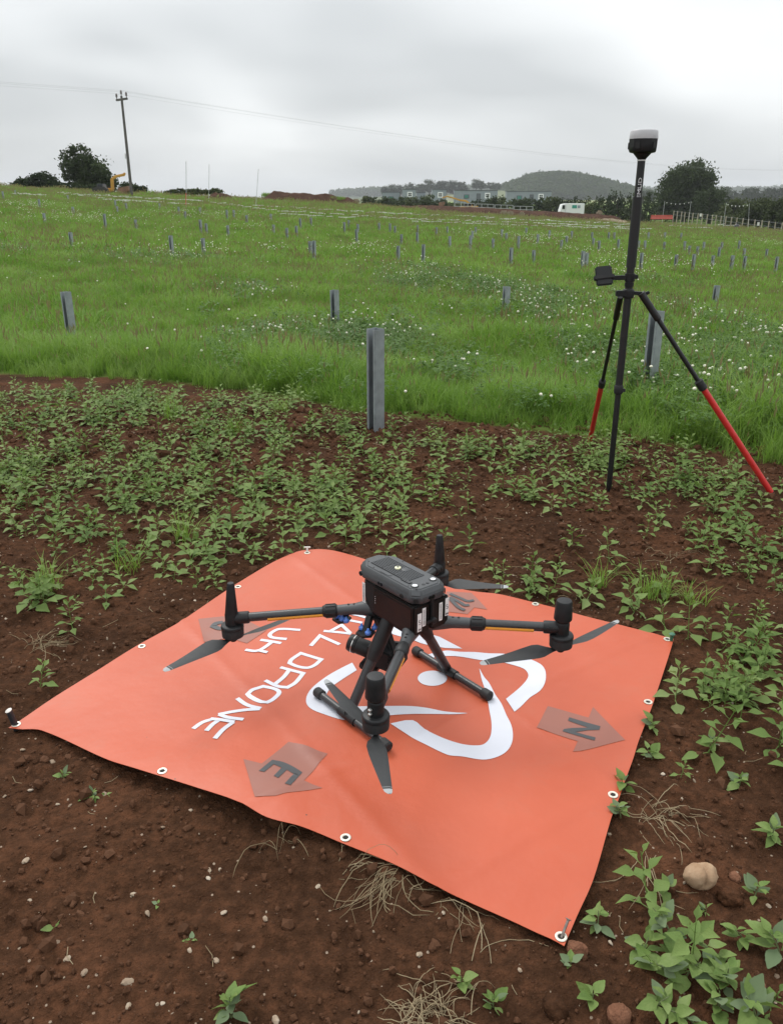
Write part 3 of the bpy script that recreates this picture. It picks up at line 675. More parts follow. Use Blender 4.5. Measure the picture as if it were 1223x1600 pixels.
for kx in 'LBFR':
    (u, v), zc = MOT[kx]; M = lz(u, v, zc); A = Vector(ROOT[kx]); E_ = Vector((M.x, M.y, zc + .018))
    d = (E_ - A); L = d.length; d.normalize(); P = lambda s_: A + d * s_
    front = kx in 'LB'
    s0 = .095
    arm = Q('arm', MB().tube([P(.05), P(L)], .0132, 20), m_carbon)
    Q('arm_root', MB().tube([P(-.012), P(.02), P(.045), P(s0)], [.026, .021, .0165, .0150], 16), m_shell, arm)
    for k in (-1, 1): Q('root_bolt', MB().lathe([(.0034, 0), (.0034, .0022)], c=P(.055 + .008 * k) + Vector((0, 0, .0150)), n=10), m_dark, arm)
    mb = MB()
    if kx != 'F':
        mb.tube([P(s0), P(s0 + .003), P(s0 + .034), P(s0 + .042)], [.0165, .0190, .0190, .0150], 20)
        x = d.cross(Vector((0, 0, 1))).normalized(); y = x.cross(d)
        for k in range(10):
            a = 2 * math.pi * k / 10; c = (x * math.cos(a) + y * math.sin(a)) * .0188
            mb.bar(P(s0 + .004) + c, P(s0 + .033) + c, .0052, .0035, up=c)
    else:
        mb.tube([P(s0 - .012), P(s0 + .004), P(s0 + .026), P(s0 + .034)], [.0162, .0185, .0178, .0140], 20)
    Q('locking_collar', mb, m_dark, arm, bevel=.0006, seg=1)
    sv_ = d.cross(Vector((0, 0, 1))).normalized(); cam_dir = w2l((0, 0, 0)) - (A + E_) / 2; sv_ *= 1 if sv_.dot(cam_dir) > 0 else -1
    dn = Vector((0, 0, -.0062)) + sv_ * .0080
    e1 = L * (.74 if front else .78)
    Q('amber_stripe', MB().tube([P(s0 + .040) + dn, P(e1) + dn], .0066, 10), m_orange, arm)
    if kx == 'F':      # pale scuffs of a wrapped label
        mb = MB()
        x = d.cross(Vector((0, 0, 1))).normalized()
        for k in range(9):
            q = P(s0 + .075 + .0085 * k); a0 = -1.0 + .5 * (k * 37 % 5) / 5; a1 = a0 + .6 + .5 * (k * 13 % 4) / 4
            pts = [q + d * (.004 * (k % 3 - 1) * j / 4) + (x * math.sin(a0 + (a1 - a0) * j / 4) + Vector((0, 0, 1)) * math.cos(a0 + (a1 - a0) * j / 4)) * .0124 for j in range(5)]
            mb.tube(pts, .0007, 6)
        Q('scuff_marks', mb, m_label, arm)
    # motor mount, motor, antenna
    mb = MB().tube([E_ - d * .050, E_ - d * .046, E_ - d * .010], [.0165, .0178, .0178], 18).lathe([(.0185, zc - .006), (.0195, zc + .002), (.0195, zc + .032), (.0165, zc + .040)], c=(M.x, M.y, 0), n=20)
    mb.lathe([(.0325, zc - .012), (.0325, zc - .004), (.030, zc)], c=(M.x, M.y, 0), n=28)
    Q('motor_mount', mb, m_dark, arm, bevel=.0008, seg=1)
    sd_ = d.cross(Vector((0, 0, 1))).normalized()
    for k in (-1, 1): Q('clamp_bolt', MB().lathe([(.0045, 0), (.0045, .002)], c=E_ - d * (.030 + .009 * k) + sd_ * (.0172 if kx in 'LB' else .0172) + Vector((0, 0, .004)), axis=sd_, n=10), m_rubber, arm)
    Q('motor', MB().lathe([(.024, zc - .040), (.031, zc - .036), (.0318, zc - .016), (.030, zc - .0125)], c=(M.x, M.y, 0), n=28), m_rubber, arm)
    if front:
        lean = Vector((-d.x, -d.y, 0)) * .004
        T = Vector((M.x, M.y, 0)); pts = []
        Q('antenna', MB().tube([T + Vector((0, 0, zc + .03)), T + lean * .3 + Vector((0, 0, zc + .058)), T + lean + Vector((0, 0, zc + .125)), T + lean + Vector((0, 0, zc + .130))], [.0190, .0165, .0108, .0085], 16), m_dark, arm)
    else:
        Q('antenna_dome', MB().lathe([(.0185, zc + .038), (.0245, zc + .046), (.0245, zc + .052), (.0218, zc + .096), (.0195, zc + .1005), (.012, zc + .102)], c=(M.x, M.y, 0), n=28), m_dark, arm)
        if kx == 'F':
            q = at_z(581, 1108, zc + .02); q = w2l(q); di = (q - Vector((M.x, M.y, zc + .02))); di.z = 0; di.normalize()
            for k in range(2): Q('connector', MB().lathe([(.0045, 0), (.0045, .006), (.0025, .008)], c=Vector((M.x, M.y, zc + .010 + k * .011)) + di * .0185, axis=di, n=12), m_silver, arm)
    Q('propeller_hub', MB().lathe([(.009, zc - .054), (.012, zc - .050), (.012, zc - .040)], c=(M.x, M.y, 0), n=16), m_dark, arm)
    for k, tp in enumerate(TIPS[kx]):
        h = Vector((M.x, M.y, zc - .047)); e = lz(*tp, zc - .045)
        dd = (e - h); dd.z = 0
        if dd.length < .225 or dd.length > .265: e = h + dd.normalized() * min(max(dd.length, .225), .265)
        a_, s1, s2, tip = blade(h, e, 1 if kx in 'B' or (kx == 'F' and k == 1) else -1)
        Q('propeller_blade', a_, m_blade, arm, ang=50); Q('tip_band', s1, m_tip, arm); Q('tip_band', s2, m_blade, arm); Q('blade_tip', tip, m_tip, arm)
# landing gear
SKZ = .043
for s in (1, -1):
    a = Vector((.012, s * .044, .300)); b_ = Vector((.015, s * .188, SKZ)); d = b_ - a
    lg = Q('landing_leg', MB().tube([a + d * .25, b_], .0145, 16), m_carbon)
    Q('leg_socket', MB().tube([a - d * .03, a + d * .05, a + d * .30, a + d * .34, a + d * .42], [.0205, .0205, .0205, .0205, .0165], 16), m_dark, lg)
    sk = Q('skid', MB().tube([(-.150, s * .188, SKZ), (.155, s * .188, SKZ)], .0108, 16), m_carbon)
    Q('skid_joint', MB().tube([(-.022, s * .188, SKZ), (.052, s * .188, SKZ)], .0140, 16).tube([b_ - d * .10, b_], .0145, 16), m_dark, sk)
    for x0, x1 in ((-.168, -.135), (.140, .173)): Q('skid_foot', MB().tube([(x0, s * .188, SKZ), (x0 + .004, s * .188, SKZ), (x1 - .004, s * .188, SKZ), (x1, s * .188, SKZ)], [.0105, .0152, .0152, .0125], 16), m_rubber, sk)
# camera on its gimbal under the nose
gim = Q('gimbal', MB().box((.085, .012, .279), (.085, .085, .014)).bar((.09, .012, .275), (.09, .012, .235), .030, .030), m_dark, bevel=.003)
pa = lz(571, 989, .245); pb = lz(534, 967, .255)
for pc, offs in ((pa, ((565, 983), (575, 991), (585, 983))), (pb, ((527, 965), (534, 969), (541, 972)))):
    pl = Q('damper_plate', MB().lathe([(.026, pc.z - .004), (.028, pc.z - .002), (.028, pc.z + .003), (.026, pc.z + .005)], c=(pc.x, pc.y, 0), n=6), m_dark, gim)
    for q in offs:
        c = lz(*q, pc.z + .006)
        Q('rubber_damper', MB().lathe([(.0050, 0), (.0085, .003), (.0088, .009), (.0050, .013), (.0040, .015), (.0030, .019)], c=(c.x, c.y, pc.z + .004), n=14), m_blue, gim)
    Q('plate_hanger', MB().bar((pc.x, pc.y, pc.z), (pc.x * .8 + .02, pc.y * .75, .290), .016, .016), m_dark, gim)
    Q('plate_pin', MB().lathe([(.004, pc.z + .004), (.004, pc.z + .014), (.002, pc.z + .018)], c=(pc.x + .012, pc.y - .008, 0), n=10), m_silver, gim)
q0 = lz(546, 1003, .172); q1 = lz(604, 1026, .150); ax = (q0 - q1).normalized(); PL = lambda s_: q1 + ax * s_; LL = (q0 - q1).length
cb = Q('camera_body', MB().bar(PL(-.02), PL(.055), .060, .062), m_dark, gim, bevel=.005)
Q('lens_barrel', MB().tube([PL(.05), PL(.062), PL(LL - .026), PL(LL - .024), PL(LL - .008), PL(LL)], [.022, .0250, .0250, .0268, .0268, .0245], 28), m_dark, gim, ang=30)
Q('lens_ring', MB().tube([PL(LL - .017), PL(LL - .0145)], .0275, 28), m_silver, gim)
Q('lens_glass', MB().tube([PL(LL - .002), PL(LL + .0012)], [.021, .018], 24), m_glass, gim)
x = ax.cross(Vector((0, 0, 1))).normalized()
Q('gimbal_arm', MB().bar(PL(.02) + Vector((0, 0, -.042)) - ax * .0, PL(.02) + Vector((0, 0, -.042)) + ax * .055, .070, .020).bar(PL(.0) + x * .040 + Vector((0, 0, -.048)), PL(-.01) + x * .044 + Vector((0, 0, .03)), .018, .030), m_dark, gim, bevel=.004)
Q('gimbal_yoke', MB().bar(PL(-.030) + Vector((0, 0, -.02)), Vector((.088, .010, .252)), .024, .034).bar(PL(-.035) + x * .045, PL(-.035) - x * .045, .030, .034), m_dark, gim, bevel=.005)

# ------------------------------------------------------------------ satellite survey receiver on its bipod
m_pole = plain('matt_black_pole', (.0085, .0088, .0095), .5, var=.2, vscale=40)
m_red = plain('red_leg_paint', (.50, .022, .020), .38, var=.1, vscale=25)
m_cap = plain('grey_dome_plastic', (.38, .38, .39), .4, var=.05)
pb_ = gpt(950, 768); PX, PY = float(pb_[0]), float(pb_[1]); pz0 = float(pb_[2]) - .004
hz = lambda v: float(at_y(611.5, v, PY)[2])
rover = empty('survey_pole', (PX, PY, pz0))
tag(rover, 'black survey pole with satellite receiver on top and red lower bipod legs', 'survey pole')
V = lambda q: Vector(q) - Vector((PX, PY, pz0))
zP = lambda v: hz(v) - pz0
def seg(name, v0, v1, r, m=m_pole, r2=None, n=18): return obj(name, MB().tube([(0, 0, zP(v0)), (0, 0, zP(v1))], [r, r2 or r], n), m, rover)
obj('lower_pole', MB().tube([(0, 0, 0), (0, 0, .03), (0, 0, zP(610))], [.004, .0135, .0140], 16), m_pole, rover)
seg('middle_pole', 612, 416, .0172); sl_ = seg('sleeve', 418, 308, .0218); up_ = seg('upper_pole', 310, 249, .0168)
obj('lock_ring', MB().tube([(0, 0, zP(616)), (0, 0, zP(613)), (0, 0, zP(604)), (0, 0, zP(601))], [.016, .022, .022, .018], 16).box((.018, -.012, zP(609)), (.02, .014, .016)), m_rubber, rover, bevel=.001)
# receiver head
H0 = zP(250); k_ = .0031
hp = lambda v: zP(v)
body = obj('receiver_body', MB().lathe([(.018, hp(250)), (.020, hp(248)), (.038, hp(240.5)), (.0385, hp(239.6)), (.0560, hp(238.2)), (.0600, hp(236)), (.0615, hp(227)), (.0620, hp(217))], n=10), m_dark, rover, bevel=.003)
for k in range(10):
    a = 2 * math.pi * (k + .5) / 10
    if k % 2 == 0: obj('receiver_rib', MB().box((.0600 * math.cos(a), .0600 * math.sin(a), hp(228)), (.006, .022, .028), Matrix.Rotation(a, 3, 'Z')), m_rubber, body, bevel=.002)
obj('receiver_dome', MB().lathe([(.0612, hp(217.2)), (.0606, hp(214)), (.0585, hp(205.5)), (.0540, hp(203.4)), (.040, hp(202.4)), (.012, hp(202.2))], n=32), m_cap, rover)
obj('thread_collar', MB().tube([(0, 0, hp(251.5)), (0, 0, hp(249.5))], .0185, 18), m_silver, rover)
def text_mesh(body_, size, depth=.0004):
    cu = bpy.data.curves.new('text', 'FONT'); cu.body = body_; cu.size = size; cu.extrude = depth; cu.align_x = 'CENTER'; cu.align_y = 'CENTER'; cu.resolution_u = 3
    ob = bpy.data.objects.new('text', cu); COL.objects.link(ob)
    dg = bpy.context.evaluated_depsgraph_get(); me = bpy.data.meshes.new_from_object(ob.evaluated_get(dg)); bpy.data.objects.remove(ob); return me
m_word = plain('white_word', (.75, .76, .78), .5)
# maker's word wrapped on the upper pole, reading upwards
tm = text_mesh('EMLID', .021, .0003); tm.materials.append(m_word)
face = math.atan2(-PY, -PX)           # towards where the photographer stands
Rp = .0172
ang0 = face + .22
for vtx in tm.vertices:
    tx, ty, tz = vtx.co; tx *= 1.5
    aa = ang0 - ty / Rp * 1.0; rr = Rp + .0006 + tz
    vtx.co = (rr * math.cos(aa), rr * math.sin(aa), tx)
wrd = put('maker_word', tm, up_); wrd.location = (0, 0, zP(294))
# phone clamp with handset
ph = at_y(943, 431, PY - .03)
c = V(ph)
brk = obj('handset_bracket', MB().bar((0, 0, zP(433.5)), (c.x, c.y, zP(433.5)), .018, .020).tube([(0, 0, zP(440)), (0, 0, zP(427))], .0235, 14).box((.016, -.014, zP(432)), (.03, .024, .018)).tube([(0, 0, zP(448)), (0, 0, zP(441))], .021, 14), m_dark, rover, bevel=.002)
Mx = Matrix.Rotation(math.radians(-6), 3, 'Y') @ Matrix.Rotation(math.radians(-20), 3, 'X')
hs_ = obj('handset', MB().box(c, (.076, .016, .088), Mx), m_dark, rover, bevel=.006, seg=3)
obj('handset_jaw', MB().box(c + Vector((0, -.004, -.006)), (.092, .028, .018), Mx), m_rubber, brk, bevel=.003)
obj('handset_screen', MB().box(c + Mx @ Vector((0, .0085, .0)), (.066, .0012, .078), Mx), m_glass, hs_)
# bipod head and legs
bh = obj('bipod_head', MB().tube([(0, 0, zP(466)), (0, 0, zP(464)), (0, 0, zP(453)), (0, 0, zP(451))], [.022, .027, .027, .022], 16).box((-.035, -.010, zP(458)), (.050, .026, .026)).bar((.0, 0, zP(457)), (.078, -.006, zP(459)), .022, .016).bar((.055, -.006, zP(463)), (.095, -.006, zP(456)), .014, .014), m_dark, rover, bevel=.003)
def leg(hd, foot, tj, r1, r2):
    hd = Vector(hd); foot = Vector(foot); d = foot - hd; P = lambda s_: hd + d * s_
    lg = obj('bipod_leg', MB().tube([P(0), P(.12), P(.125), P(tj)], [r1 * 1.5, r1 * 1.5, r1, r1], 14), m_pole, rover)
    obj('leg_clamp', MB().tube([P(tj - .03), P(tj - .025), P(tj + .012), P(tj + .016)], [r2 * .9, r2 * 1.35, r2 * 1.35, r2], 14), m_rubber, lg)
    obj('red_tube', MB().tube([P(tj), P(.985)], r2, 14), m_red, lg)
    obj('leg_spike', MB().tube([P(.98), P(1.0), P(1.02)], [r2 * 1.05, r2 * .9, .002], 12), m_rubber, lg)
f2 = gpt(1207, 775); f1_ = gpt(920, 693)
leg(V(at_y(1001, 458, PY - .01)), V(f2), .44, .0110, .0150)
leg(V(at_y(969, 463, PY + .03)), V(f1_), .535, .0095, .0135)

# ------------------------------------------------------------------ pegs through the corners of the mat
m_nail = plain('dull_nail', (.20, .17, .15), .5, .7, var=.25, vscale=150)
m_dpeg = plain('dark_peg', (.03, .032, .036), .5, .3)
m_gpeg = plain('green_peg', (.03, .12, .07), .45)
m_wpeg = plain('white_peg', (.60, .57, .52), .5)
c = at_mat(877, 1464); e = at_mat(886, 1450) + [0, 0, .022]
n_ = obj('peg_nail', MB().tube([c - [0, 0, .06], c, e], [.001, .0028, .0030], 10), m_nail); tag(n_, 'bent steel nail through the mat corner beside the reddish clod', 'nail')
obj('nail_head', MB().lathe([(.006, 0), (.0062, .001), (.0050, .0022)], c=e, axis=tuple(e - c), n=14), m_nail, n_)
c = at_mat(24, 1132); e = c + np.array([-.010, 0, .045])
n_ = obj('ground_peg', MB().tube([c - [0, 0, .05], c, e], [.003, .0085, .0085], 12), m_dpeg); tag(n_, 'thick dark peg with pale head in the pointed mat corner on bare soil', 'peg')
obj('peg_head', MB().lathe([(.0085, 0), (.0095, .002), (.006, .004)], c=e, axis=(-.3, -.2, 1), n=14), m_wpeg, n_)
c = at_mat(1048, 1001); e = c + np.array([0, 0, .022])
n_ = obj('ground_peg', MB().tube([c - [0, 0, .06], c, e], [.003, .0055, .006], 12), m_gpeg); tag(n_, 'small green peg at the mat corner beside leafy weeds', 'peg')
obj('peg_head', MB().lathe([(.009, 0), (.010, .003), (.006, .006)], c=e, n=14), m_gpeg, n_)
c = at_mat(480, 862); e = c + np.array([0, .008, .016])
n_ = obj('ground_peg', MB().tube([c - [0, 0, .06], c, e], [.003, .0045, .0045], 12), m_wpeg); tag(n_, 'white tee-topped peg at the far rounded mat corner', 'peg')
obj('peg_head', MB().tube([e - [.013, 0, 0], e + [.013, 0, 0]], .0036, 10), m_wpeg, n_)
# ------------------------------------------------------------------ steel posts of the solar field
m_steel = plain('galvanised_steel', (.275, .303, .317), .5, .35, var=.18, vscale=14, bump=.08, bscale=250)
def channel(wd, fl, lip, t_):
    """open channel section, outline"""
    return [(0, 0), (wd, 0), (wd, fl), (wd - lip, fl), (wd - lip, fl - t_), (wd - t_, fl - t_), (wd - t_, t_), (t_, t_), (t_, fl - t_), (lip, fl - t_), (lip, fl), (0, fl)]
PH = .645
sec = [(x - .04, y - .04) for x, y in channel(.080, .080, .020, .005)]
post_me = mesh_of('steel_post', MB().prism(sec, -.35, PH), bevel=.0022, seg=2, mats=(m_steel,))
POSTS = [(4.5, 299), (24, 297), (61, 311), (106, 305), (69, 333), (114, 323), (163, 334), (180, 313), (183, 322), (197, 317), (212, 343), (249, 318), (289, 330), (110, 363), (267, 368), (313, 343), (317, 372), (312, 324), (279, 323),
 (322, 349), (354, 328), (365, 328), (385, 336), (423, 334), (356, 352), (427, 351), (448, 356), (463, 353), (469, 341), (486, 340), (538, 347), (545, 344), (559, 350), (557, 358), (592, 348), (609, 349), (617, 353), (484, 377), (490, 376),
 (627, 366), (652, 352), (652, 363), (682, 355), (699, 354), (703, 369), (743, 355), (738, 361), (735, 368), (784, 358), (791, 364), (822, 356), (810, 369), (770, 373), (858, 360), (893, 361), (885, 369), (877, 375), (834, 391), (799, 387), (911, 392), (917, 395), (622, 384), (661, 382), (840, 366),
 (925, 363), (951, 363), (960, 363), (927, 372), (936, 376), (966, 374), (998, 376), (1008, 376), (1013, 363), (1039, 363), (1064, 364), (1038, 378), (1070, 377), (1100, 378), (1077, 384), (1090, 385), (1124, 386), (1128, 378), (1155, 376), (1163, 388), (1198, 389), (1057, 398), (1084, 397), (1114, 399), (1144, 399), (1164, 400), (1214, 401), (1003, 395)]
def post(p, rot, label, group=None):
    o = put('steel_post', post_me, loc=p, rot=(math.radians(R.uniform(-1, 1)), math.radians(R.uniform(-1, 1)), rot)); tag(o, label, 'post', group); return o
RZ = math.radians(38)
p_ = gpt(587, 672); post((p_[0], p_[1], p_[2]), math.radians(133), 'grey steel channel post rising from bare soil in front of the grass')
p_ = at_z(1012, 618, 0); post((p_[0], p_[1], float(land(p_[0], p_[1]))), math.radians(128), 'grey steel post behind the slanting bipod leg with trampled soil at its foot')
for (u, v), lab in (((103, 456), 'grey steel post in tall grass with nothing but grass around it'), ((523, 453), 'grey steel post in clover behind the post on bare soil'), ((791, 448), 'short grey steel post half hidden among white clover flowers'), ((1119, 446), 'short stub of grey steel post in grass beyond the bipod leg')):
    hh = {103: .585, 523: .535, 791: .45, 1119: .40}[u]; q = hit(u, v, hh); post((q[0], q[1], float(land(q[0], q[1])) + hh - PH), math.radians(150 if u < 600 else 120), lab, None)
TALL = {(267, 368), (490, 376), (661, 382), (799, 387), (911, 392), (1003, 395), (1084, 397), (1144, 399), (1164, 400), (1214, 401), (313, 343), (163, 334), (735, 368), (810, 369)}
def post_label(q):
    if math.hypot(q[0] + 21, q[1] - 66) < 30: return 'steel post on the slope below the wooden power pole'
    if q[1] > 40: return 'small far steel post near the rows of white tape strips'
    if q[1] > 24: return 'steel post in the middle rows between clover and tape strips'
    return 'steel post standing in clover in the nearer rows of the field'
for u, v in POSTS:
    hh = .57 if (u, v) in TALL else float(R.uniform(.43, .50)); q = hit(u, v, hh); zz = float(land(q[0], q[1])) + hh - PH
    post((q[0], q[1], zz), math.radians(R.uniform(140, 160) if u < 700 else R.uniform(110, 135)), post_label(q), 'posts in the solar field')

# ------------------------------------------------------------------ far side of the field
m_wood = plain('weathered_pole', (.085, .078, .073), .8, var=.3, vscale=6, bump=.3, bscale=60)
m_cer = plain('insulator', (.10, .08, .075), .3)
m_wire = plain('dull_wire', (.30, .31, .32), .5, .2)
m_bankd = soilmat('spoil_soil', (.040, .022, .015), (.075, .042, .029), (.115, .060, .040), bump=.8, specks=False, dist=.05)[0]
m_strip = plain('white_tape', (.62, .62, .58), .5, var=.1)
# overhead line
tp = at_y(190, 150, 66.0); bs = hit(207, 305); XP, YP = float(tp[0]), 66.0; ZB = float(land(XP, YP))
pole = empty('power_pole', (XP, YP, ZB)); tag(pole, 'tall wooden power pole with crossarm beside the excavator', 'utility pole')
HP = float(tp[2]) - ZB
obj('pole_shaft', MB().tube([(0, 0, -.5), (0, 0, HP * .5), (0, 0, HP)], [.115, .10, .08], 14), m_wood, pole)
LD = Vector((116, 121, 0)).normalized(); CD = Vector((LD.y, -LD.x, 0))
obj('crossarm', MB().bar(CD * -.75 + Vector((0, 0, HP - .22)), CD * .75 + Vector((0, 0, HP - .22)), .11, .13), m_wood, pole)
ins = []
for s in (-.68, .0, .68):
    z0 = HP - .16 if s else HP
    obj('insulator', MB().lathe([(.03, z0), (.03, z0 + .12), (.085, z0 + .14), (.06, z0 + .22), (.08, z0 + .24), (.05, z0 + .36), (.02, z0 + .38)], c=CD * s, n=12), m_cer, pole); ins.append((s, ZB + z0 + .36))
obj('warning_plate', MB().box((-.16, -.02, HP * .42), (.02, .18, .36)), m_strip, pole)
f_end = np.array([XP, YP]) + np.array([116., 121.]); b_end = np.array([XP, YP]) - np.array([116., 121.])
zf = float(at_y(1221, 262, f_end[1])[2])
for s, z in ins:
    pts = []
    for t_ in np.linspace(-1, 1, 61):
        e_ = f_end if t_ > 0 else b_end; a_ = abs(t_); ze = zf if t_ > 0 else z + 1.4
        pts.append((XP + (e_[0] - XP) * a_ + CD.x * s, YP + (e_[1] - YP) * a_ + CD.y * s, z + (ze - z) * a_ - 4 * (2.2 if t_ > 0 else 1.2) * a_ * (1 - a_)))
    tag(obj('overhead_wire', MB().tube(pts, .0045, 6), m_wire), 'thin overhead wire strung from the wooden power pole', 'wire', 'three wires of the overhead line')
p2 = empty('power_pole', (f_end[0], f_end[1], -1.3)); tag(p2, 'distant power pole at the end of the overhead wires beyond the hedge', 'utility pole')
obj('pole_shaft', MB().tube([(0, 0, -.5), (0, 0, zf + 1.3)], [.19, .13], 10), m_wood, p2); obj('crossarm', MB().bar(CD * -.75 + Vector((0, 0, zf + 1.0)), CD * .75 + Vector((0, 0, zf + 1.0)), .11, .13), m_wood, p2)

# marker poles with bunting
m_mark = plain('white_marker_pole', (.42, .43, .43), .5, var=.1)
m_redm = plain('red_marker', (.50, .06, .03), .5)
def marker(top, base, label, red=0.0, split=None):
    q = hit(*base); h = float(at_y(top[0], top[1], q[1])[2]) - q[2]
    m_ = empty('marker_pole', q); tag(m_, label, 'marker pole', 'marker poles holding bunting')
    tx = float(at_y(top[0], top[1], q[1])[0]) - q[0]
    P = lambda f: (tx * f, 0, h * f)
    obj('shaft', MB().tube([(0, 0, -.2), P(1)], .016 if q[1] < 80 else .018, 8), m_mark, m_)
    if red: obj('red_band', MB().tube([P(0), P(red)], .026 if q[1] < 80 else .035, 8), m_redm, m_)
    return q, Vector(q) + Vector(P(.97))
def bunting(a, b, n, label):
    a = Vector(a); b = Vector(b); bt = empty('bunting', a); tag(bt, label, 'bunting'); P = lambda f: (b - a) * f + Vector((0, 0, -.10 * (b - a).length * 4 * f * (1 - f) * .6))
    obj('cord', MB().tube([P(k / 16) for k in range(17)], .002, 5), m_mark, bt)
    for k in range(n):
        c = P((k + .5) / n); obj('pennant', MB().prism([(-.06, 0), (.06, 0), (0, -.13)], -.006, .006, Matrix.Translation(c) @ Matrix.Rotation(math.pi / 2, 4, 'X')), m_strip, bt)
_, a = marker((233, 250), (234, 306), 'thin white marker pole just beside the wooden power pole')
_, a = marker((291, 252), (291, 329), 'white marker pole with red lower half in the field', .36)
_, b = marker((327, 257), (326, 319), 'thin white marker pole beside the small brown soil heap')
_, c = marker((404, 264), (399, 326), 'thin leaning marker pole at the end of the grassy spoil heap')

_, a = marker((1038, 314), (1033, 352), 'white marker pole beside the orange barriers', 0); _, b = marker((1079, 314), (1074, 354), 'white marker pole in front of the big round tree', 0)
bunting(a, b, 6, 'white bunting hung in front of the big round tree')
_, a = marker((1134, 317), (1128, 360), 'white marker pole in front of the bushy olive trees', 0); _, b = marker((1170, 318), (1168, 362), 'white marker pole by the end of the stake fence', 0)
bunting(a, b, 6, 'white bunting hung in front of the bushy olive trees')

# white strips of tape laid in rows over the far grass
tape = [mesh_of('tape_strip', MB().box((0, 0, .0), (L, .10, .035)).box((-L * .4, 0, -.13), (.008, .008, .28)).box((L * .4, 0, -.13), (.008, .008, .28)), mats=(m_strip,)) for L in (.42, .55, .7)]
ROWS = [((20, 303), (70, 306), 6), ((85, 300), (205, 316), 9), ((120, 304), (320, 315), 17), ((165, 312), (300, 320), 13), ((330, 317), (415, 327), 8), ((400, 322), (620, 334), 14), ((420, 329), (620, 341), 13), ((430, 335), (560, 341), 8),
 ((600, 333), (760, 340), 11), ((605, 341), (900, 352), 20), ((640, 346), (985, 358), 22), ((760, 341), (1000, 352), 15), ((900, 352), (1015, 358), 8), ((1040, 353), (1115, 358), 6), ((1126, 351), (1156, 354), 6)]
for a, b, n in ROWS:
    for k in range(n):
        f = (k + R.uniform(.2, .8)) / n; q = hit(a[0] + (b[0] - a[0]) * f, a[1] + (b[1] - a[1]) * f + R.uniform(-.8, .8), .22)
        o = put('tape_strip', tape[R.randint(3)], loc=(q[0], q[1], q[2] + .04), rot=(0, R.uniform(-.12, .12), R.uniform(-.3, .3)), scale=(min(1.5, max(.6, q[1] / 55)),) * 3)
        tag(o, 'short white tape strip in the rows laid across the far grass', 'tape strip', 'white tape strips in the far grass')

# spoil heaps and bank
def heap(name, line, hgt, wid, label, m, seed, lumps=.25, n=70, cat='soil heap'):
    """ridge of tipped soil along a ground line"""
    line = np.array(line, float); d = np.concatenate([[0], np.cumsum(np.hypot(*np.diff(line[:, :2], axis=0).T))])
    s = np.linspace(0, d[-1], n); cx = np.interp(s, d, line[:, 0]); cy_ = np.interp(s, d, line[:, 1]); h = np.interp(s, d, np.interp(np.arange(len(line)), np.arange(len(line)), hgt))
    tx = np.gradient(cx); ty = np.gradient(cy_); l = np.hypot(tx, ty); nx_, ny_ = -ty / l, tx / l
    K = 22; Vv = []
    for j in range(K):
        f = j / (K - 1) * 2 - 1; x = cx + nx_ * f * wid; y = cy_ + ny_ * f * wid
        pr = np.maximum(0, 1 - abs(f)**1.7); e_ = np.clip(np.minimum(s, d[-1] - s) / (wid * .8), 0, 1)
        z = land(x, y) + h * pr * e_ * (1 + lumps * 2 * fbm(x * .9, y * .9, 4, seed)) + .12 * fbm(x * 3, y * 3, 2, seed + 5) * pr - .06
        Vv.append(np.stack([x, y, z], 1))
    Vv = np.array(Vv).reshape(-1, 3); I = np.arange(K * n).reshape(K, n)
    o = put(name, np_mesh(name, Vv, np.stack([I[:-1, :-1], I[:-1, 1:], I[1:, 1:], I[1:, :-1]], -1).reshape(-1, 4), (m,), True)); tag(o, label, cat); return o
GP = lambda u, y: (float(at_y(u, 305, y)[0]), y)
heap('spoil_heap', [GP(403, 76), GP(480, 77), GP(566, 79)], [1.0, 1.0, .85], 1.7, 'long brown spoil heap with grass growing along its top', m_bankd, 71)
heap('spoil_heap', [GP(316, 72), GP(345, 72), GP(374, 72)], [.3, .62, .35], 1.0, 'small rounded heap of reddish brown soil by a marker pole', m_bankd, 75)
heap('soil_bank', [GP(545, 100), GP(700, 95), GP(820, 90), GP(990, 84)], [.75, .85, .85, .8], 2.2, 'long low bank of dark bare soil below the hedge and cabins', m_bankd, 81, .12, 160, 'soil bank')
m_sand = soilmat('pale_sand', (.16, .13, .09), (.24, .20, .14), (.28, .23, .16), bump=.5, specks=False, dist=.03)[0]
heap('sand_heap', [GP(925, 82), GP(955, 81), GP(995, 80)], [.35, .6, .3], .9, 'pale sandy heap at the end of the dark soil bank', m_sand, 85)
for k, (u, v) in enumerate([(556, 313), (787, 331), (797, 332), (815, 333), (936, 331)]):
    q = at_y(u, v, 86.0); mbx = MB().box((0, 0, .1), (.7, .5, .45), Matrix.Rotation(.4 * k, 3, 'Z'))
    tag(obj('pale_boulder', mbx, m_sand, loc=(q[0], q[1], max(q[2] - .2, float(land(q[0], q[1])))), bevel=.12), 'pale lump lying on the edge of the dark soil bank', 'boulder', 'pale lumps along the soil bank')

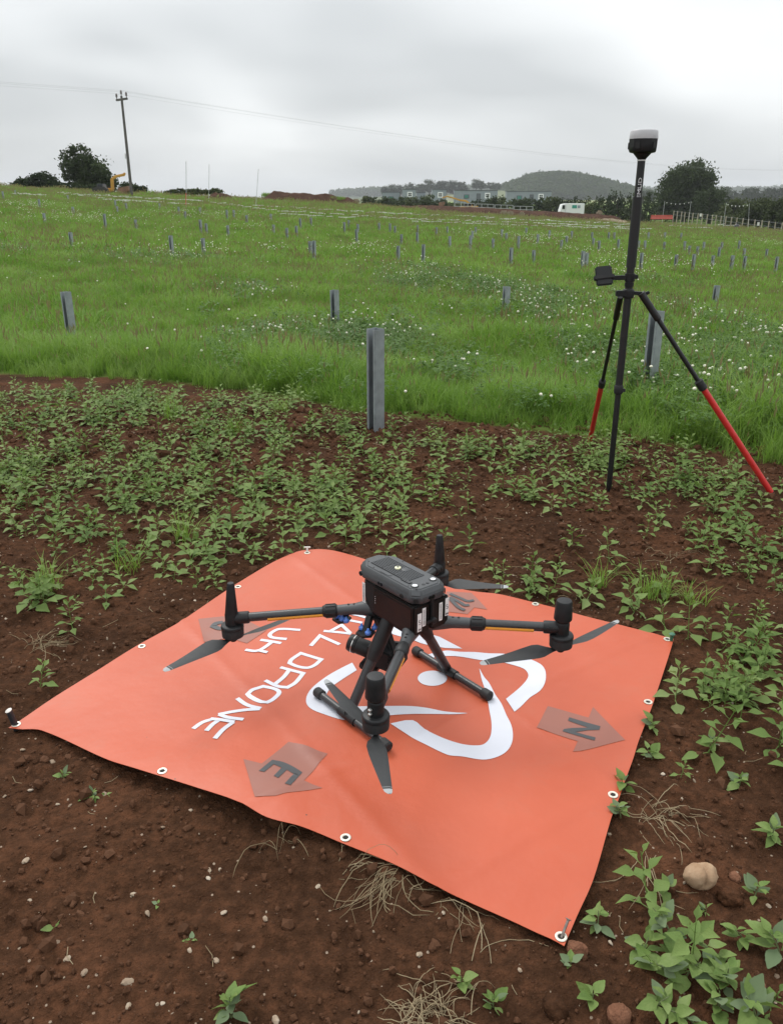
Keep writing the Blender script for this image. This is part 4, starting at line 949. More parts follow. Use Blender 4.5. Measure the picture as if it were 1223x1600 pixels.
# site cabins
m_cab = plain('cabin_grey', (.225, .255, .285), .6, var=.08, vscale=1.2)
m_cabd = plain('cabin_trim', (.09, .10, .115), .6)
m_wf = plain('window_white', (.72, .73, .74), .5)
m_wg = plain('window_glass', (.015, .018, .02), .08)
m_green = plain('green_panel', (.03, .25, .19), .5)
def cabin(u0, u1, vt, D, label, kind, side=None):
    a = at_y(u0, vt, D); b = at_y(u1, vt, D); zt = float(a[2]); W_ = float(b[0] - a[0]); base = zt - 2.9
    gz = float(land((a[0] + b[0]) / 2, D)); dp = 3.0 if W_ > 6 else 8.0
    c = empty('site_cabin', ((a[0] + b[0]) / 2, D, gz)); tag(c, label, 'cabin', None)
    z0 = base - gz
    obj('cabin_wall', MB().box((0, dp / 2, z0 + 1.42), (W_, dp, 2.75)), m_cab, c)
    obj('cabin_roof', MB().box((0, dp / 2, z0 + 2.85), (W_ + .16, dp + .16, .14)), m_cabd, c)
    n = max(2, int(W_ / 1.2))
    mbp = MB()
    for k in range(n + 1): mbp.box((-W_ / 2 + k * W_ / n, -.012, z0 + 1.42), (.05, .03, 2.7))
    obj('wall_rib', mbp, m_cab, c)
    for sx_ in (-1, 1):
        for yy in (.3, dp - .3): obj('support_block', MB().box((sx_ * (W_ / 2 - .3), yy, (z0 + .05) / 2 - .15), (.4, .4, max(.2, z0 + .35))), m_cabd, c)
    def win(x, z, w_, h_, frame, pane):
        f = obj('window', MB().box((x, -.02, z), (w_, .10, h_)), frame, c); obj('pane', MB().box((x, -.075, z), (w_ * .62, .02, h_ * .62)), pane, f)
        obj('glazing_bar', MB().box((x, -.09, z), (w_ * .06, .02, h_ * .62)).box((x, -.091, z), (w_ * .62, .018, h_ * .06)), frame, f)
    if 'w' in kind: win(W_ * (.06 if W_ < 6 else .27), z0 + 1.75, 1.15, 1.15, m_wf, m_wg)
    if 'g' in kind: win(-W_ * .22 if W_ > 6 else 0, z0 + 1.55, 1.2, .85, m_cabd, m_green)
    if 'd' in kind: obj('door', MB().box((W_ * .06, -.02, z0 + 1.15), (.95, .06, 2.1)), m_cabd, c)
    if side:
        obj('side_wall_strip', MB().box((-W_ / 2 - .01, dp * .35, z0 + 1.3), (.04, dp * .25, 2.0)), m_cabd, c)
    return c
cabin(597, 624, 300, 205, 'grey site cabin with a small green window at the hedge end', 'g')
cabin(629, 649, 295.5, 200, 'narrow grey site cabin end with a white framed window beside the green windowed cabin', 'w', 1)
cabin(651, 664, 300.5, 212, 'low plain grey cabin between two white windowed cabins', '')
cabin(676, 697, 296, 200, 'narrow grey site cabin end with a white framed window behind the yellow digger arm', 'w', 1)
cabin(710, 777, 297, 198, 'long grey site cabin with green and white framed windows above the white barriers', 'gwd')
cabin(792, 861, 298.5, 196, 'long grey site cabin with green and white framed windows below the wooded hill', 'gwd')

# white barriers, van, orange barriers
m_wp = plain('white_tube', (.36, .37, .37), .5)
for u0, u1, vt in ((710, 741, 317), (743, 771, 318.5), (773, 801, 320), (803, 832, 322)):
    a = at_y(u0, vt, 118); b = at_y(u1, vt + .8, 117); q = empty('site_barrier', (a[0], a[1], float(land(a[0], a[1])))); d = Vector(b) - Vector(a)
    h = float(a[2] - land(a[0], a[1])); tag(q, 'white metal site barrier standing behind the dark soil bank', 'barrier', 'white barriers behind the soil bank')
    for z in (h, h - .42): obj('rail', MB().bar((0, 0, z), (d.x, d.y, d.z + z), .05, .06), m_wp, q)
    for k in range(4): obj('upright', MB().bar((d.x * k / 3, d.y * k / 3, -.3), (d.x * k / 3, d.y * k / 3, h + d.z * k / 3), .07, .06, up=(0, 1, 0)), m_wp, q)
m_van = plain('white_van', (.68, .69, .69), .35, var=.05)
a = at_y(884, 318, 112); b = at_y(912, 332, 112); zt, zb = float(a[2]), float(b[2]); vx0, vx1 = float(a[0]), float(b[0]); vxc = float(at_y(875, 330, 112)[0])
gz = float(land(vx0, 112)); van = empty('box_van', ((vx0 + vx1) / 2, 112, gz)); tag(van, 'white box van with a green panel parked behind the soil bank', 'van')
LX = lambda x: x - (vx0 + vx1) / 2
bz = .55
obj('cargo_box', MB().box((LX((vx0 + vx1) / 2), 1.0, (bz + zt - gz) / 2), (vx1 - vx0, 2.0, zt - gz - bz)), m_van, van, bevel=.03)
cabm = MB().prism([(LX(vxc), .5), (LX(vxc) + .05, 1.05), (LX(vxc) + .25, 1.75), (LX(vx0) - .02, 1.80), (LX(vx0) - .02, .5)], 0, 1.85, Matrix.Translation((0, 1.9, 0)) @ Matrix.Rotation(math.pi / 2, 4, 'X'))
cb_ = obj('cab', cabm, m_van, van, bevel=.04)
obj('side_window', MB().box(((LX(vxc) + LX(vx0)) / 2 + .05, .03, 1.42), ((vx0 - vxc) * .5, .03, .45)), m_wg, cb_)
obj('green_panel', MB().box((LX(vx0) + (vx1 - vx0) * .46, -.012, zt - gz - .38), (.6, .03, .38)), m_green, van)
obj('grey_panel', MB().box((LX(vx0) + (vx1 - vx0) * .70, -.012, zt - gz - .38), (.35, .03, .34)), m_cab, van)
for x in (LX(vxc) + .6, LX(vx1) - .6): obj('wheel', MB().lathe([(.33, 0), (.36, .03), (.36, .2), (.33, .22)], c=(x, .02, .34), axis=(0, 1, 0), n=18), m_rubber, van)
m_ob = plain('orange_barrier', (.34, .045, .022), .5)
for k in range(5):
    q = at_y(1020 + k * 6.5, 341, 92); gz = float(land(q[0], 92)); 
    tag(obj('road_barrier', MB().prism([(-.22, 0), (.22, 0), (.09, .20), (.07, .42), (-.07, .42), (-.09, .20)], -.26, .26, Matrix.Rotation(math.pi / 2, 4, 'Z') @ Matrix.Rotation(math.pi / 2, 4, 'X')), m_ob, loc=(q[0], 92, max(gz, q[2] - .1)), rot=(0, 0, R.uniform(-.3, .3)), bevel=.03), 'orange plastic road barrier in the row near the big round tree', 'barrier', 'orange barriers in a row')
m_bin = plain('black_sack', (.012, .012, .013), .4)
q = hit(1149, 361); tag(obj('rubbish_sack', MB().lathe([(.22, 0), (.30, .12), (.30, .35), (.20, .55), (.06, .66), (.10, .75)], n=12), m_bin, loc=q), 'black sack standing in the grass by the stake fence', 'sack')

# stake fence along the right-hand side
fence = empty('stake_fence', GP(1046, 112) + (0,)); tag(fence, 'line of wooden stakes with wire along the hedge by the big round tree', 'fence')
fo = Vector(fence.location); xs_f = [285, 318, 352, 385, 418, 452, 493, 530, 572, 615, 650, 690, 735, 780, 828, 877, 930, 980, 1040, 1100, 1160, 1215]
m_stake = plain('pale_stake', (.30, .26, .20), .8, var=.2, vscale=4)
tops = []
for k, x in enumerate(xs_f):
    f = k / (len(xs_f) - 1); D = 112 - 30 * f; u = 1000 + x / 5.484; vt = 329 + 17.5 * (x - 285) / 875
    q = at_y(u, vt, D); gz = float(land(q[0], D)); tops.append(Vector((q[0], D, q[2])))
    obj('stake', MB().tube([(q[0] - fo.x, D - fo.y, gz - .3), (q[0] - fo.x + R.uniform(-.06, .06), D - fo.y, q[2])], .06, 8), m_stake, fence)
for dz in (.08, .5): obj('strand', MB().tube([t_ - fo - Vector((0, 0, dz)) for t_ in tops], .008, 5), m_wire, fence)
for u, v in ((1094, 336), (1184, 350)):
    q = at_y(u, v, 100 if u < 1150 else 88); obj('notice', MB().box((q[0] - fo.x, q[1] - fo.y, q[2]), (.22, .03, .32)), m_strip, fence)

# excavators
m_yel = plain('digger_yellow', (.48, .255, .035), .5, var=.2, vscale=2)
m_rust = plain('digger_brown', (.17, .085, .05), .6, var=.3, vscale=3)
m_trk = plain('digger_track', (.03, .028, .026), .8)
def excavator(D, cab_u, cab_v, boom, bucket, label, wb, base_z=None):
    c = at_y(cab_u, cab_v, D); gz = float(land(c[0], D)) if base_z is None else base_z
    e = empty('excavator', (c[0], D, gz)); tag(e, label, 'excavator'); P = lambda u, v, dy=0: Vector(at_y(u, v, D + dy)) - Vector((c[0], D, gz))
    top = P(cab_u, cab_v).z
    for s in (-1, 1): obj('track', MB().prism([(-wb / 2, .12), (-wb / 2 + .2, 0), (wb / 2 - .2, 0), (wb / 2, .12), (wb / 2, .42), (wb / 2 - .2, .58), (-wb / 2 + .2, .58), (-wb / 2, .42)], -.2, .2, Matrix.Translation((0, s * .75, 0)) @ Matrix.Rotation(math.pi / 2, 4, 'X')), m_trk, e)
    bd = obj('machine_body', MB().box((0, 0, .22 + (top - .22) / 2), (wb * .95, 1.3, max(.3, top - .22))), m_yel, e, bevel=.08)
    cbx = obj('cab', MB().box((-wb * .10, 0, top + .16), (wb * .42, .9, .36)), m_cabd, e, bevel=.05)
    obj('cab_window', MB().box((-wb * .10, -.47, top + .20), (wb * .32, .03, .22)), m_wg, cbx)
    ps = [P(*q) for q in boom]
    for k, (a, b, w0) in enumerate(zip(ps[:-1], ps[1:], (.42, .40, .34, .30, .26))): obj('boom' if k < len(ps) - 2 else 'dipper_arm', MB().bar(a, b + (b - a).normalized() * .06, .20 - .0013 * k, w0 * .62, up=(0, 0, 1) if abs((b - a).normalized().z) < .8 else (1, 0, 0)), m_yel if k < len(ps) - 2 else m_rust, e, bevel=.04)
    b = P(*bucket); obj('bucket', MB().prism([(-.45, .1), (-.35, -.3), (.1, -.38), (.42, -.1), (.40, .25), (.1, .2)], -.4, .4, Matrix.Translation(b) @ Matrix.Rotation(math.pi / 2, 4, 'X')), m_rust, e, bevel=.03)
excavator(70, 162, 294.5, [(168, 300), (176.5, 296), (175.5, 280), (182, 275.5), (194.5, 273), (195, 271), (198.5, 290)], (195, 296), 'yellow excavator with arched boom beside the wooden power pole', 1.15)
excavator(124, 733, 322, [(737, 322), (728, 314), (718, 312.8), (708, 309.5), (698, 306.8), (691, 309), (690.5, 315)], (690, 318), 'yellow excavator with low stretched arm in front of the hedge', 2.6)
# ------------------------------------------------------------------ trees and hedges
DK = [(.010, .017, .007), (.020, .033, .012), (.038, .056, .020), (.055, .078, .028)]
m_lf = leafmat('oak_leaves', DK, .22, .6, .6)
m_lf2 = leafmat('olive_leaves', [(.022, .030, .010), (.040, .055, .018), (.070, .088, .030), (.095, .110, .040)], .25, .6, .5)
m_bark = plain('bark', (.055, .045, .036), .9, var=.3, vscale=5, bump=.5, bscale=30)
def crown_mesh(name, blobs, nleaf, ls, seed, m, shell=.55):
    """leaf sprays gathered in clumps through the volume of several lobes, with gaps between clumps"""
    r = np.random.RandomState(seed); vol = np.array([b[3] * b[4] * b[5] for b in blobs])**.75; vol /= vol.sum(); P = []
    for b, f in zip(blobs, vol):
        n = max(20, int(nleaf * f)); nc = max(6, n // 34)
        d = r.normal(size=(nc, 3)); d /= np.linalg.norm(d, axis=1)[:, None]; rad = (shell + (1.02 - shell) * r.rand(nc)**.6)
        cc = d * rad[:, None]; cc[:, 2] = np.where(cc[:, 2] < -.55, cc[:, 2] * .7, cc[:, 2])
        k = r.randint(nc, size=n); cs = r.uniform(.10, .24, nc)
        q = cc[k] + r.normal(size=(n, 3)) * cs[k][:, None]
        P.append(q * np.array(b[3:6]) + np.array(b[:3]))
    P = np.concatenate(P); n = len(P)
    a = r.normal(size=(n, 3)); a /= np.linalg.norm(a, axis=1)[:, None]; b = np.cross(a, r.normal(size=(n, 3))); b /= np.linalg.norm(b, axis=1)[:, None]
    s = ls * r.uniform(.6, 1.35, n)[:, None]
    V = np.stack([P - a * s * .5, P + b * s * .32 - a * s * .05, P + a * s * .55, P - b * s * .32 + a * s * .05], 1).reshape(-1, 3)
    return np_mesh(name, V, np.arange(4 * n).reshape(-1, 4), (m,), False)
def tree(name, label, cat, base, blobs, nleaf, ls, seed, m=m_lf, trunk=True, group=None):
    """blobs: lobes (x, y, z, rx, ry, rz) above the base point"""
    t_ = empty(name, base); tag(t_, label, cat, group)
    put('crown', crown_mesh('crown', blobs, nleaf, ls, seed, m), t_)
    mb = MB(); zc = min(b[2] for b in blobs); r0 = .035 * max(b[2] + b[5] for b in blobs) + .05
    mb.tube([(0, 0, -.4), (.05, 0, zc * .5), (0, .05, zc)], [r0 * 1.3, r0, r0 * .8], 10)
    for b in blobs: mb.tube([(0, .03, zc * .7), (b[0] * .5, b[1] * .5, (zc + b[2]) / 2), (b[0], b[1], b[2] + b[5] * .3)], [r0 * .6, r0 * .4, r0 * .12], 7)
    obj('trunk', mb, m_bark, t_); return t_
def place(u, D): q = at_y(u, 305, D); return (float(q[0]), D, float(land(q[0], D)))
def lobes(base, D, px):
    """lobes given as (u, v, half width, half height) in the photograph's scale at distance D"""
    o = []
    for k, (u, v, a, b) in enumerate(px):
        c = at_y(u, v, D); sc_ = D / FPX / CP * .96; o.append((float(c[0] - base[0]), (k % 3 - 1) * a * sc_ * .4, float(c[2] - base[2]), a * sc_, a * sc_ * .9, b * sc_))
    return o
b_ = place(140, 84); tree('ash_tree', 'dark broad tree with open crown edges behind the excavator', 'tree', b_, lobes(b_, 84, [(124, 250, 20, 17), (110, 268, 14, 14), (135, 272, 22, 20), (150, 270, 20, 20), (166, 284, 16, 14), (118, 288, 16, 10), (150, 292, 26, 10)]), 9000, .26, 1)
b_ = place(65, 80); tree('thorn_bush', 'low dark rounded bush on the field crest beside the broad tree', 'bush', b_, lobes(b_, 80, [(45, 287, 18, 7), (68, 283, 16, 11), (88, 289, 14, 7)]), 4200, .22, 2)
b_ = place(212, 82); tree('thorn_bush', 'small dark bush right behind the wooden power pole', 'bush', b_, lobes(b_, 82, [(205, 297, 14, 9), (220, 298, 9, 6)]), 2600, .2, 3)
for u, a, s_ in ((276, 14, 4), (305, 16, 5), (333, 12, 6)):
    b_ = place(u, 80); tree('low_shrub', 'low scrubby shrub on the crest behind the small soil heap', 'bush', b_, lobes(b_, 80, [(u - a * .4, 301, a * .7, 3.6), (u + a * .4, 300.5, a * .7, 4.2)]), 1500, .18, s_, m_lf2, group='low shrubs along the crest')
b_ = place(1072, 150); tree('oak_tree', 'large dark round oak tree standing at the end of the hedge', 'tree', b_, lobes(b_, 150, [(1080, 275, 26, 18), (1062, 288, 24, 20), (1095, 290, 20, 18), (1045, 303, 19, 20), (1072, 308, 30, 22), (1045, 322, 16, 14), (1090, 320, 20, 16), (1060, 334, 30, 9)]), 26000, .40, 7)
for k, (u, D, px, lab) in enumerate([
 (1112, 138, [(1104, 312, 16, 16), (1118, 306, 14, 12), (1125, 318, 14, 16), (1108, 326, 18, 12), (1112, 336, 22, 9)], 'mid green bushy tree tucked against the big round oak'),
 (1150, 125, [(1142, 330, 14, 12), (1158, 324, 16, 12), (1150, 336, 20, 12), (1150, 345, 24, 9)], 'olive green hedgerow tree behind the stake fence'),
 (1190, 112, [(1178, 330, 16, 12), (1196, 326, 18, 12), (1186, 340, 22, 14)], 'broad olive hedgerow bush behind the last fence stakes'),
 (1225, 104, [(1214, 330, 16, 13), (1235, 328, 20, 14), (1222, 345, 20, 14)], 'hedgerow bush at the far end of the stake fence')]):
    b_ = place(u, D); tree('hedgerow_tree', lab, 'tree', b_, lobes(b_, D, px), 5200, .32, 20 + k, m_lf2 if k else m_lf)
HB = [(575, 158, 313, 8, 5), (600, 157, 314, 13, 6), (626, 156, 315, 14, 6), (652, 155, 316, 14, 7), (668, 154, 314, 12, 8), (690, 152, 318, 14, 6), (722, 150, 320, 16, 5), (752, 148, 319, 14, 6), (772, 146, 316, 12, 8), (797, 144, 319, 14, 8), (815, 142, 317, 12, 8), (840, 140, 320, 14, 8), (862, 138, 318, 12, 9), (884, 136, 323, 13, 10), (905, 134, 324, 13, 12), (925, 132, 325, 13, 12), (948, 130, 322, 15, 14), (968, 128, 320, 14, 17), (988, 126, 322, 14, 18), (1006, 125, 322, 14, 17), (1030, 160, 328, 14, 10)]
for k, (u, D, v, a, h) in enumerate(HB):
    b_ = place(u, D); tree('hedge_bush', 'dark dense bush in the hedge in front of the grey cabins' if k < 13 else 'tall dark bush in the hedge behind the white van', 'hedge', b_, lobes(b_, D, [(u - a * .5, v, a * .8, h), (u + a * .5, v + 1, a * .8, h), (u, v + h * .8, a * 1.2, h)]), 1700, .30, 40 + k, m_lf if k % 3 else m_lf2, group='hedge before the cabins' if k < 13 else 'hedge behind the van')

# ------------------------------------------------------------------ hills far off
def hillmat(name, stops, scale, bump):
    m, t = newmat(name); nn = t.nodes.new; lk = t.links.new; g = nn('ShaderNodeNewGeometry'); n = nn('ShaderNodeTexNoise'); lk(g.outputs['Position'], n.inputs['Vector']); n.inputs['Scale'].default_value = scale; n.inputs['Detail'].default_value = 6
    cr = ramp_node(t, n.outputs['Fac'], stops); p = nn('ShaderNodeBsdfPrincipled'); lk(cr.outputs[0], p.inputs['Base Color']); p.inputs['Roughness'].default_value = .95; p.inputs['Specular IOR Level'].default_value = .1
    b = nn('ShaderNodeBump'); b.inputs['Strength'].default_value = bump; b.inputs['Distance'].default_value = 3; lk(n.outputs['Fac'], b.inputs['Height']); lk(b.outputs[0], p.inputs['Normal'])
    o = nn('ShaderNodeOutputMaterial'); lk(p.outputs[0], o.inputs[0]); return m
m_wh = hillmat('woodland', [(.35, (.018, .030, .012)), (.5, (.034, .052, .02)), (.68, (.06, .08, .03))], .06, 1.0)
m_fh = hillmat('pasture', [(.35, (.105, .125, .068)), (.6, (.135, .155, .088)), (.7, (.19, .185, .125))], .01, .1)
def hill(name, u0, u1, D, prof, depth, m, wood, seed, label_kind='structure'):
    """hill whose skyline follows PROF (pixel points) at distance D, falling away in front and behind"""
    us = np.linspace(u0, u1, 220 if wood else 90); vv = np.interp(us, [p[0] for p in prof], [p[1] for p in prof])
    K = 34; Vv = []; sc_ = 1
    for j in range(K):
        f = j / (K - 1) * 2 - 1; Dj = D + f * depth
        x = np.array([at_y(u, 305, Dj)[0] for u in us]); zt = np.array([at_y(u, v, D)[2] for u, v in zip(us, vv)])
        g0 = -6.0; h = (zt - g0) * (1 - abs(f)**2.0)
        y = np.full_like(x, Dj)
        if wood: h = h + 3.2 * (np.abs(fbm(x * .11, y * .11, 3, seed)) * 2 - .35) * (1 - abs(f)**6) + 1.6 * fbm(x * .5, y * .5, 2, seed + 3)
        Vv.append(np.stack([x, y, g0 + h - .5], 1))
    I = np.arange(K * len(us)).reshape(K, -1)
    o = put(name, np_mesh(name, np.array(Vv).reshape(-1, 3), np.stack([I[:-1, :-1], I[:-1, 1:], I[1:, 1:], I[1:, :-1]], -1).reshape(-1, 4), (m,), True)); tag(o, kind='structure'); return o
H1 = hill('wooded_hill', 770, 1020, 1150, [(770, 308), (790, 300), (800, 292), (815, 285), (835, 279), (860, 275.5), (885, 276), (910, 280), (940, 287), (965, 294), (985, 299), (1020, 308)], 130, m_wh, True, 3)
hill('pasture_hill', 520, 830, 900, [(520, 311), (580, 308), (640, 305), (700, 302.5), (728, 300), (745, 298), (775, 296.5), (800, 298), (830, 306)], 160, m_fh, False, 5)
hill('pasture_hill', 960, 1600, 720, [(960, 310), (1040, 306.5), (1130, 306), (1180, 305), (1223, 304.5), (1400, 300), (1600, 306)], 130, m_fh, False, 6)
H2 = hill('wooded_ridge', 940, 1500, 2300, [(940, 306), (975, 301), (1010, 299.5), (1060, 300), (1150, 301), (1300, 297), (1500, 306)], 250, m_wh, True, 8)
H3 = hill('wooded_ridge', 480, 820, 2100, [(480, 309), (540, 305), (580, 302), (640, 300), (700, 297), (820, 300)], 220, m_wh, True, 12)
FT = [(600, 297, 5, 4), (612, 295, 6, 5), (625, 296, 6, 5), (640, 294, 7, 5), (655, 294.5, 7, 6), (671, 290, 8, 6), (684, 291.5, 8, 6), (697, 290, 9, 6), (708, 292, 8, 6), (722, 291, 7, 5), (744, 287, 6, 4), (752, 288, 6, 3.5), (766, 289, 5, 3.5), (776, 290, 5, 3)]
farc = [crown_mesh('crown', [(0, 0, 3, 3.2, 3.0, 2.6), (-1.8, .5, 2.2, 2.2, 2, 1.8), (1.9, -.4, 2.0, 2.2, 2, 1.8), (0, 0, 1.2, 3, 2.6, 1.4)], 1500, .75, 90 + k, m_lf, .3) for k in range(3)]
ft_tr = mesh_of('trunk', MB().tube([(0, 0, -1.5), (0, 0, 2)], [.4, .3], 8), mats=(m_bark,))
def far_tree(u, v, a, h, D, lab, grp):
    c = at_y(u, v, D); s_ = a * D / FPX / 3.4; s_ *= 1.25; z0 = float(c[2]) - 3.0 * s_; t_ = empty('far_tree', (c[0], D, z0)); t_.scale = (s_,) * 3; t_.rotation_euler = (0, 0, R.uniform(0, 6)); tag(t_, lab, 'tree', grp)
    put('crown', farc[R.randint(3)], t_); put('trunk', ft_tr, t_)
for u, v, a, h in FT: far_tree(u, v, a, h, 860, 'hazy tree on the pasture rise behind the cabins', 'hazy trees behind the cabins')
for u, v, a in [(1135, 300, 9), (1141, 304, 7), (1166, 301.5, 8), (1178, 302, 8), (1190, 304, 6), (1204, 301, 8), (1213, 302, 8), (1223, 300, 8), (1160, 311, 9), (1175, 313, 10), (1192, 312, 10), (1210, 313, 10), (1140, 314, 9), (1222, 314, 9), (1005, 304, 7), (1016, 306, 7)]: far_tree(u, v, a, a * .6, 560, 'hazy tree on the ridge behind the olive hedgerow', 'hazy trees on the far ridge')

# ------------------------------------------------------------------ grass, clover: far too many to count
GR = [(.064, .132, .020), (.114, .212, .034), (.170, .278, .055), (.225, .318, .090)]
m_gr = leafmat('grass_blades', GR, .4, .5, .9, .25, False, .55)
m_dry = leafmat('seed_heads', [(.16, .15, .06), (.22, .19, .09), (.20, .19, .10)], .3, .7)
m_cl = leafmat('clover_leaves', [(.045, .098, .018), (.070, .135, .026), (.095, .165, .036)], .3, .5, 2)
m_fl = plain('clover_heads', (.66, .65, .52), .8, var=.12, vscale=200)
def blades(n, rad, h0, h1, wd, seed, lean=.5, seg=4):
    r = np.random.RandomState(seed); Vv = []; Fq = []; Ft = []
    for k in range(n):
        a = r.uniform(0, 6.283); rr = rad * math.sqrt(r.rand()); b = np.array([rr * math.cos(a), rr * math.sin(a), -.02]); th = r.uniform(0, 6.283); out = np.array([math.cos(th), math.sin(th), 0])
        side = np.array([-out[1], out[0], 0]); h = r.uniform(h0, h1); ln = h * r.uniform(.1, lean * 2); o = len(Vv); wv = wd * r.uniform(.6, 1.2)
        for j in range(seg):
            f = j / seg; c = b + out * ln * f * f + np.array([0, 0, h * (f - .18 * f * f * ln / h)]); w_ = wv * (1 - f * .55) / 2; Vv += [c - side * w_, c + side * w_]
        Vv.append(b + out * ln * 1.05 + np.array([0, 0, h * (1 - .25 * ln / h)]))
        for j in range(seg - 1): Fq.append((o + 2 * j, o + 2 * j + 1, o + 2 * j + 3, o + 2 * j + 2))
        Ft.append((o + 2 * seg - 2, o + 2 * seg - 1, o + 2 * seg))
    return np.array(Vv), np.array(Fq), np.array(Ft)
def proto(name, parts):
    """object kept out of the scene, only read by the scatterers; parts: (V, [faces], material)"""
    V = np.concatenate([p[0] for p in parts]); F = []; mi = []; off = 0; ms = []
    for k, (v, fs, m) in enumerate(parts):
        for f in fs:
            if len(f): F.append(np.asarray(f) + off); mi += [k] * len(f)
        off += len(v); ms.append(m)
    me = np_mesh(name, V, F, ms, False); me.polygons.foreach_set('material_index', mi); return bpy.data.objects.new(name, me)
def scatter(name, protos, pos, rot, scl, pid, label=None, kind='stuff'):
    me = bpy.data.meshes.new(name); me.vertices.add(len(pos)); me.vertices.foreach_set('co', np.asarray(pos, np.float32).ravel())
    for nm, ty, arr in (('rot', 'FLOAT_VECTOR', rot), ('scl', 'FLOAT', scl), ('pid', 'INT', pid)):
        at2 = me.attributes.new(nm, ty, 'POINT'); at2.data.foreach_set('vector' if ty == 'FLOAT_VECTOR' else 'value', np.asarray(arr, np.int32 if ty == 'INT' else np.float32).ravel())
    co = bpy.data.collections.new(name + '_kinds')
    for o in protos: co.objects.link(o)
    ng = bpy.data.node_groups.new(name, 'GeometryNodeTree'); ng.interface.new_socket('Geometry', in_out='INPUT', socket_type='NodeSocketGeometry'); ng.interface.new_socket('Geometry', in_out='OUTPUT', socket_type='NodeSocketGeometry')
    nn = ng.nodes.new; lk = ng.links.new; gi = nn('NodeGroupInput'); go = nn('NodeGroupOutput'); ip = nn('GeometryNodeInstanceOnPoints'); ci = nn('GeometryNodeCollectionInfo')
    ci.inputs['Collection'].default_value = co; ci.inputs['Separate Children'].default_value = True; ci.inputs['Reset Children'].default_value = True
    def na(n_, ty): a = nn('GeometryNodeInputNamedAttribute'); a.data_type = ty; a.inputs['Name'].default_value = n_; return a.outputs['Attribute']
    er = nn('FunctionNodeEulerToRotation'); lk(na('rot', 'FLOAT_VECTOR'), er.inputs[0])
    lk(gi.outputs[0], ip.inputs['Points']); lk(ci.outputs[0], ip.inputs['Instance']); ip.inputs['Pick Instance'].default_value = True
    lk(na('pid', 'INT'), ip.inputs['Instance Index']); lk(er.outputs[0], ip.inputs['Rotation']); lk(na('scl', 'FLOAT'), ip.inputs['Scale']); lk(ip.outputs[0], go.inputs[0])
    o = put(name, me); md = o.modifiers.new('scatter', 'NODES'); md.node_group = ng; tag(o, label, None, None, kind); return o
def zone(y0, y1, dens, half):
    """random points in a strip of the field that the photograph shows, with a margin each side"""
    ys_ = []; n = int(dens * ((half(y0) + half(y1)) * (y1 - y0))); y = R.uniform(y0, y1, n * 2); hw = half(y); keep = R.rand(n * 2) < hw / half(y1); y = y[keep][:n]; hw = hw[keep][:n]
    x = R.uniform(-1, 1, len(y)) * hw; return x, y
half = lambda y: np.asarray(y) * .66 + 2.4
bare = at_z(1035, 637, 0)
def tuft_set(n_, rad, h0, h1, wd, seed, m=m_gr): V, q, t_ = blades(n_, rad, h0, h1, wd, seed); return (V, [q, t_], m)
def heads(n, rad, h0, h1, seed, w_=.006):
    r = np.random.RandomState(seed); V = []; F = []
    for k in range(n):
        a = r.uniform(0, 6.28); c = np.array([rad * r.rand() * math.cos(a), rad * r.rand() * math.sin(a), 0]); h = r.uniform(h0, h1); l = r.normal(size=2) * .12 * h; o = len(V)
        t_ = c + [l[0], l[1], h]; m_ = c + [l[0] * .6, l[1] * .6, h * .75]
        V += [c, c + [.0015, 0, 0], m_, t_, m_ + [w_, 0, h * .08], m_ + [-w_, 0, h * .1], m_ + [0, w_, h * .09]]; F += [(o, o + 1, o + 2), (o + 2, o + 4, o + 3), (o + 2, o + 5, o + 3), (o + 2, o + 6, o + 3)]
    return (np.array(V), [np.array(F)], m_dry)
def clump_noise(x, y): return fbm(x * .8, y * .8, 3, 61)
def clover_amount(x, y):
    """patches where the clover has taken over"""
    s = .8 * sstep(.15, .3, fbm(x * .33 + 3, y * .16, 3, 77) + .05 * fbm(x * 2, y * 2, 2, 7))
    for u, v, ru, rv in ((800, 475, 60, 35), (655, 440, 70, 22), (850, 480, 50, 25), (1110, 520, 70, 35), (420, 545, 60, 25), (560, 540, 90, 30), (300, 400, 80, 15), (960, 430, 60, 14), (1040, 420, 80, 12), (560, 395, 60, 10), (740, 372, 60, 5), (840, 378, 60, 6), (120, 345, 120, 9), (330, 340, 90, 6), (60, 325, 60, 6), (390, 470, 60, 10), (700, 600, 50, 12), (820, 650, 35, 12)):
        c = hit(u, v); e_ = hit(u, v - rv); rx = ru / FPX * c[1]; ry = abs(e_[1] - c[1]); s = np.maximum(s, .95 * np.exp(-((x - c[0]) / rx)**2 - ((y - c[1]) / ry)**2))
    return s
def lay(y0, y1, dens, kinds, sc0, sc1, tilt=.12, name='grass', thin=True):
    x, y = zone(y0, y1, dens, half); k = y > grass_edge(x) + .30 * fbm(x * 2.3, y * 2.3, 3, 40) + R.normal(size=len(x)) * .07
    k &= np.hypot((x - bare[0]) / .30, (y - bare[1]) / .22) > R.uniform(.7, 1.1, len(x))
    if thin: k &= R.rand(len(x)) > clover_amount(x, y) * .45
    x, y = x[k], y[k]; n = len(x); z = land(x, y)
    s = R.uniform(sc0, sc1, n) * (1 + 1.35 * clump_noise(x, y)) * (1 + .25 * fbm(x * .12, y * .12, 2, 4)); s = s * (.50 + .50 * sstep(-.1, .55, y - grass_edge(x) + .35 * fbm(x * 3.1, y * 3.1, 2, 88)))
    rot = np.stack([R.normal(size=n) * tilt, R.normal(size=n) * tilt, R.uniform(0, 6.283, n)], 1)
    return scatter(name, kinds, np.stack([x, y, z], 1), rot, s, R.randint(len(kinds), size=n), None)
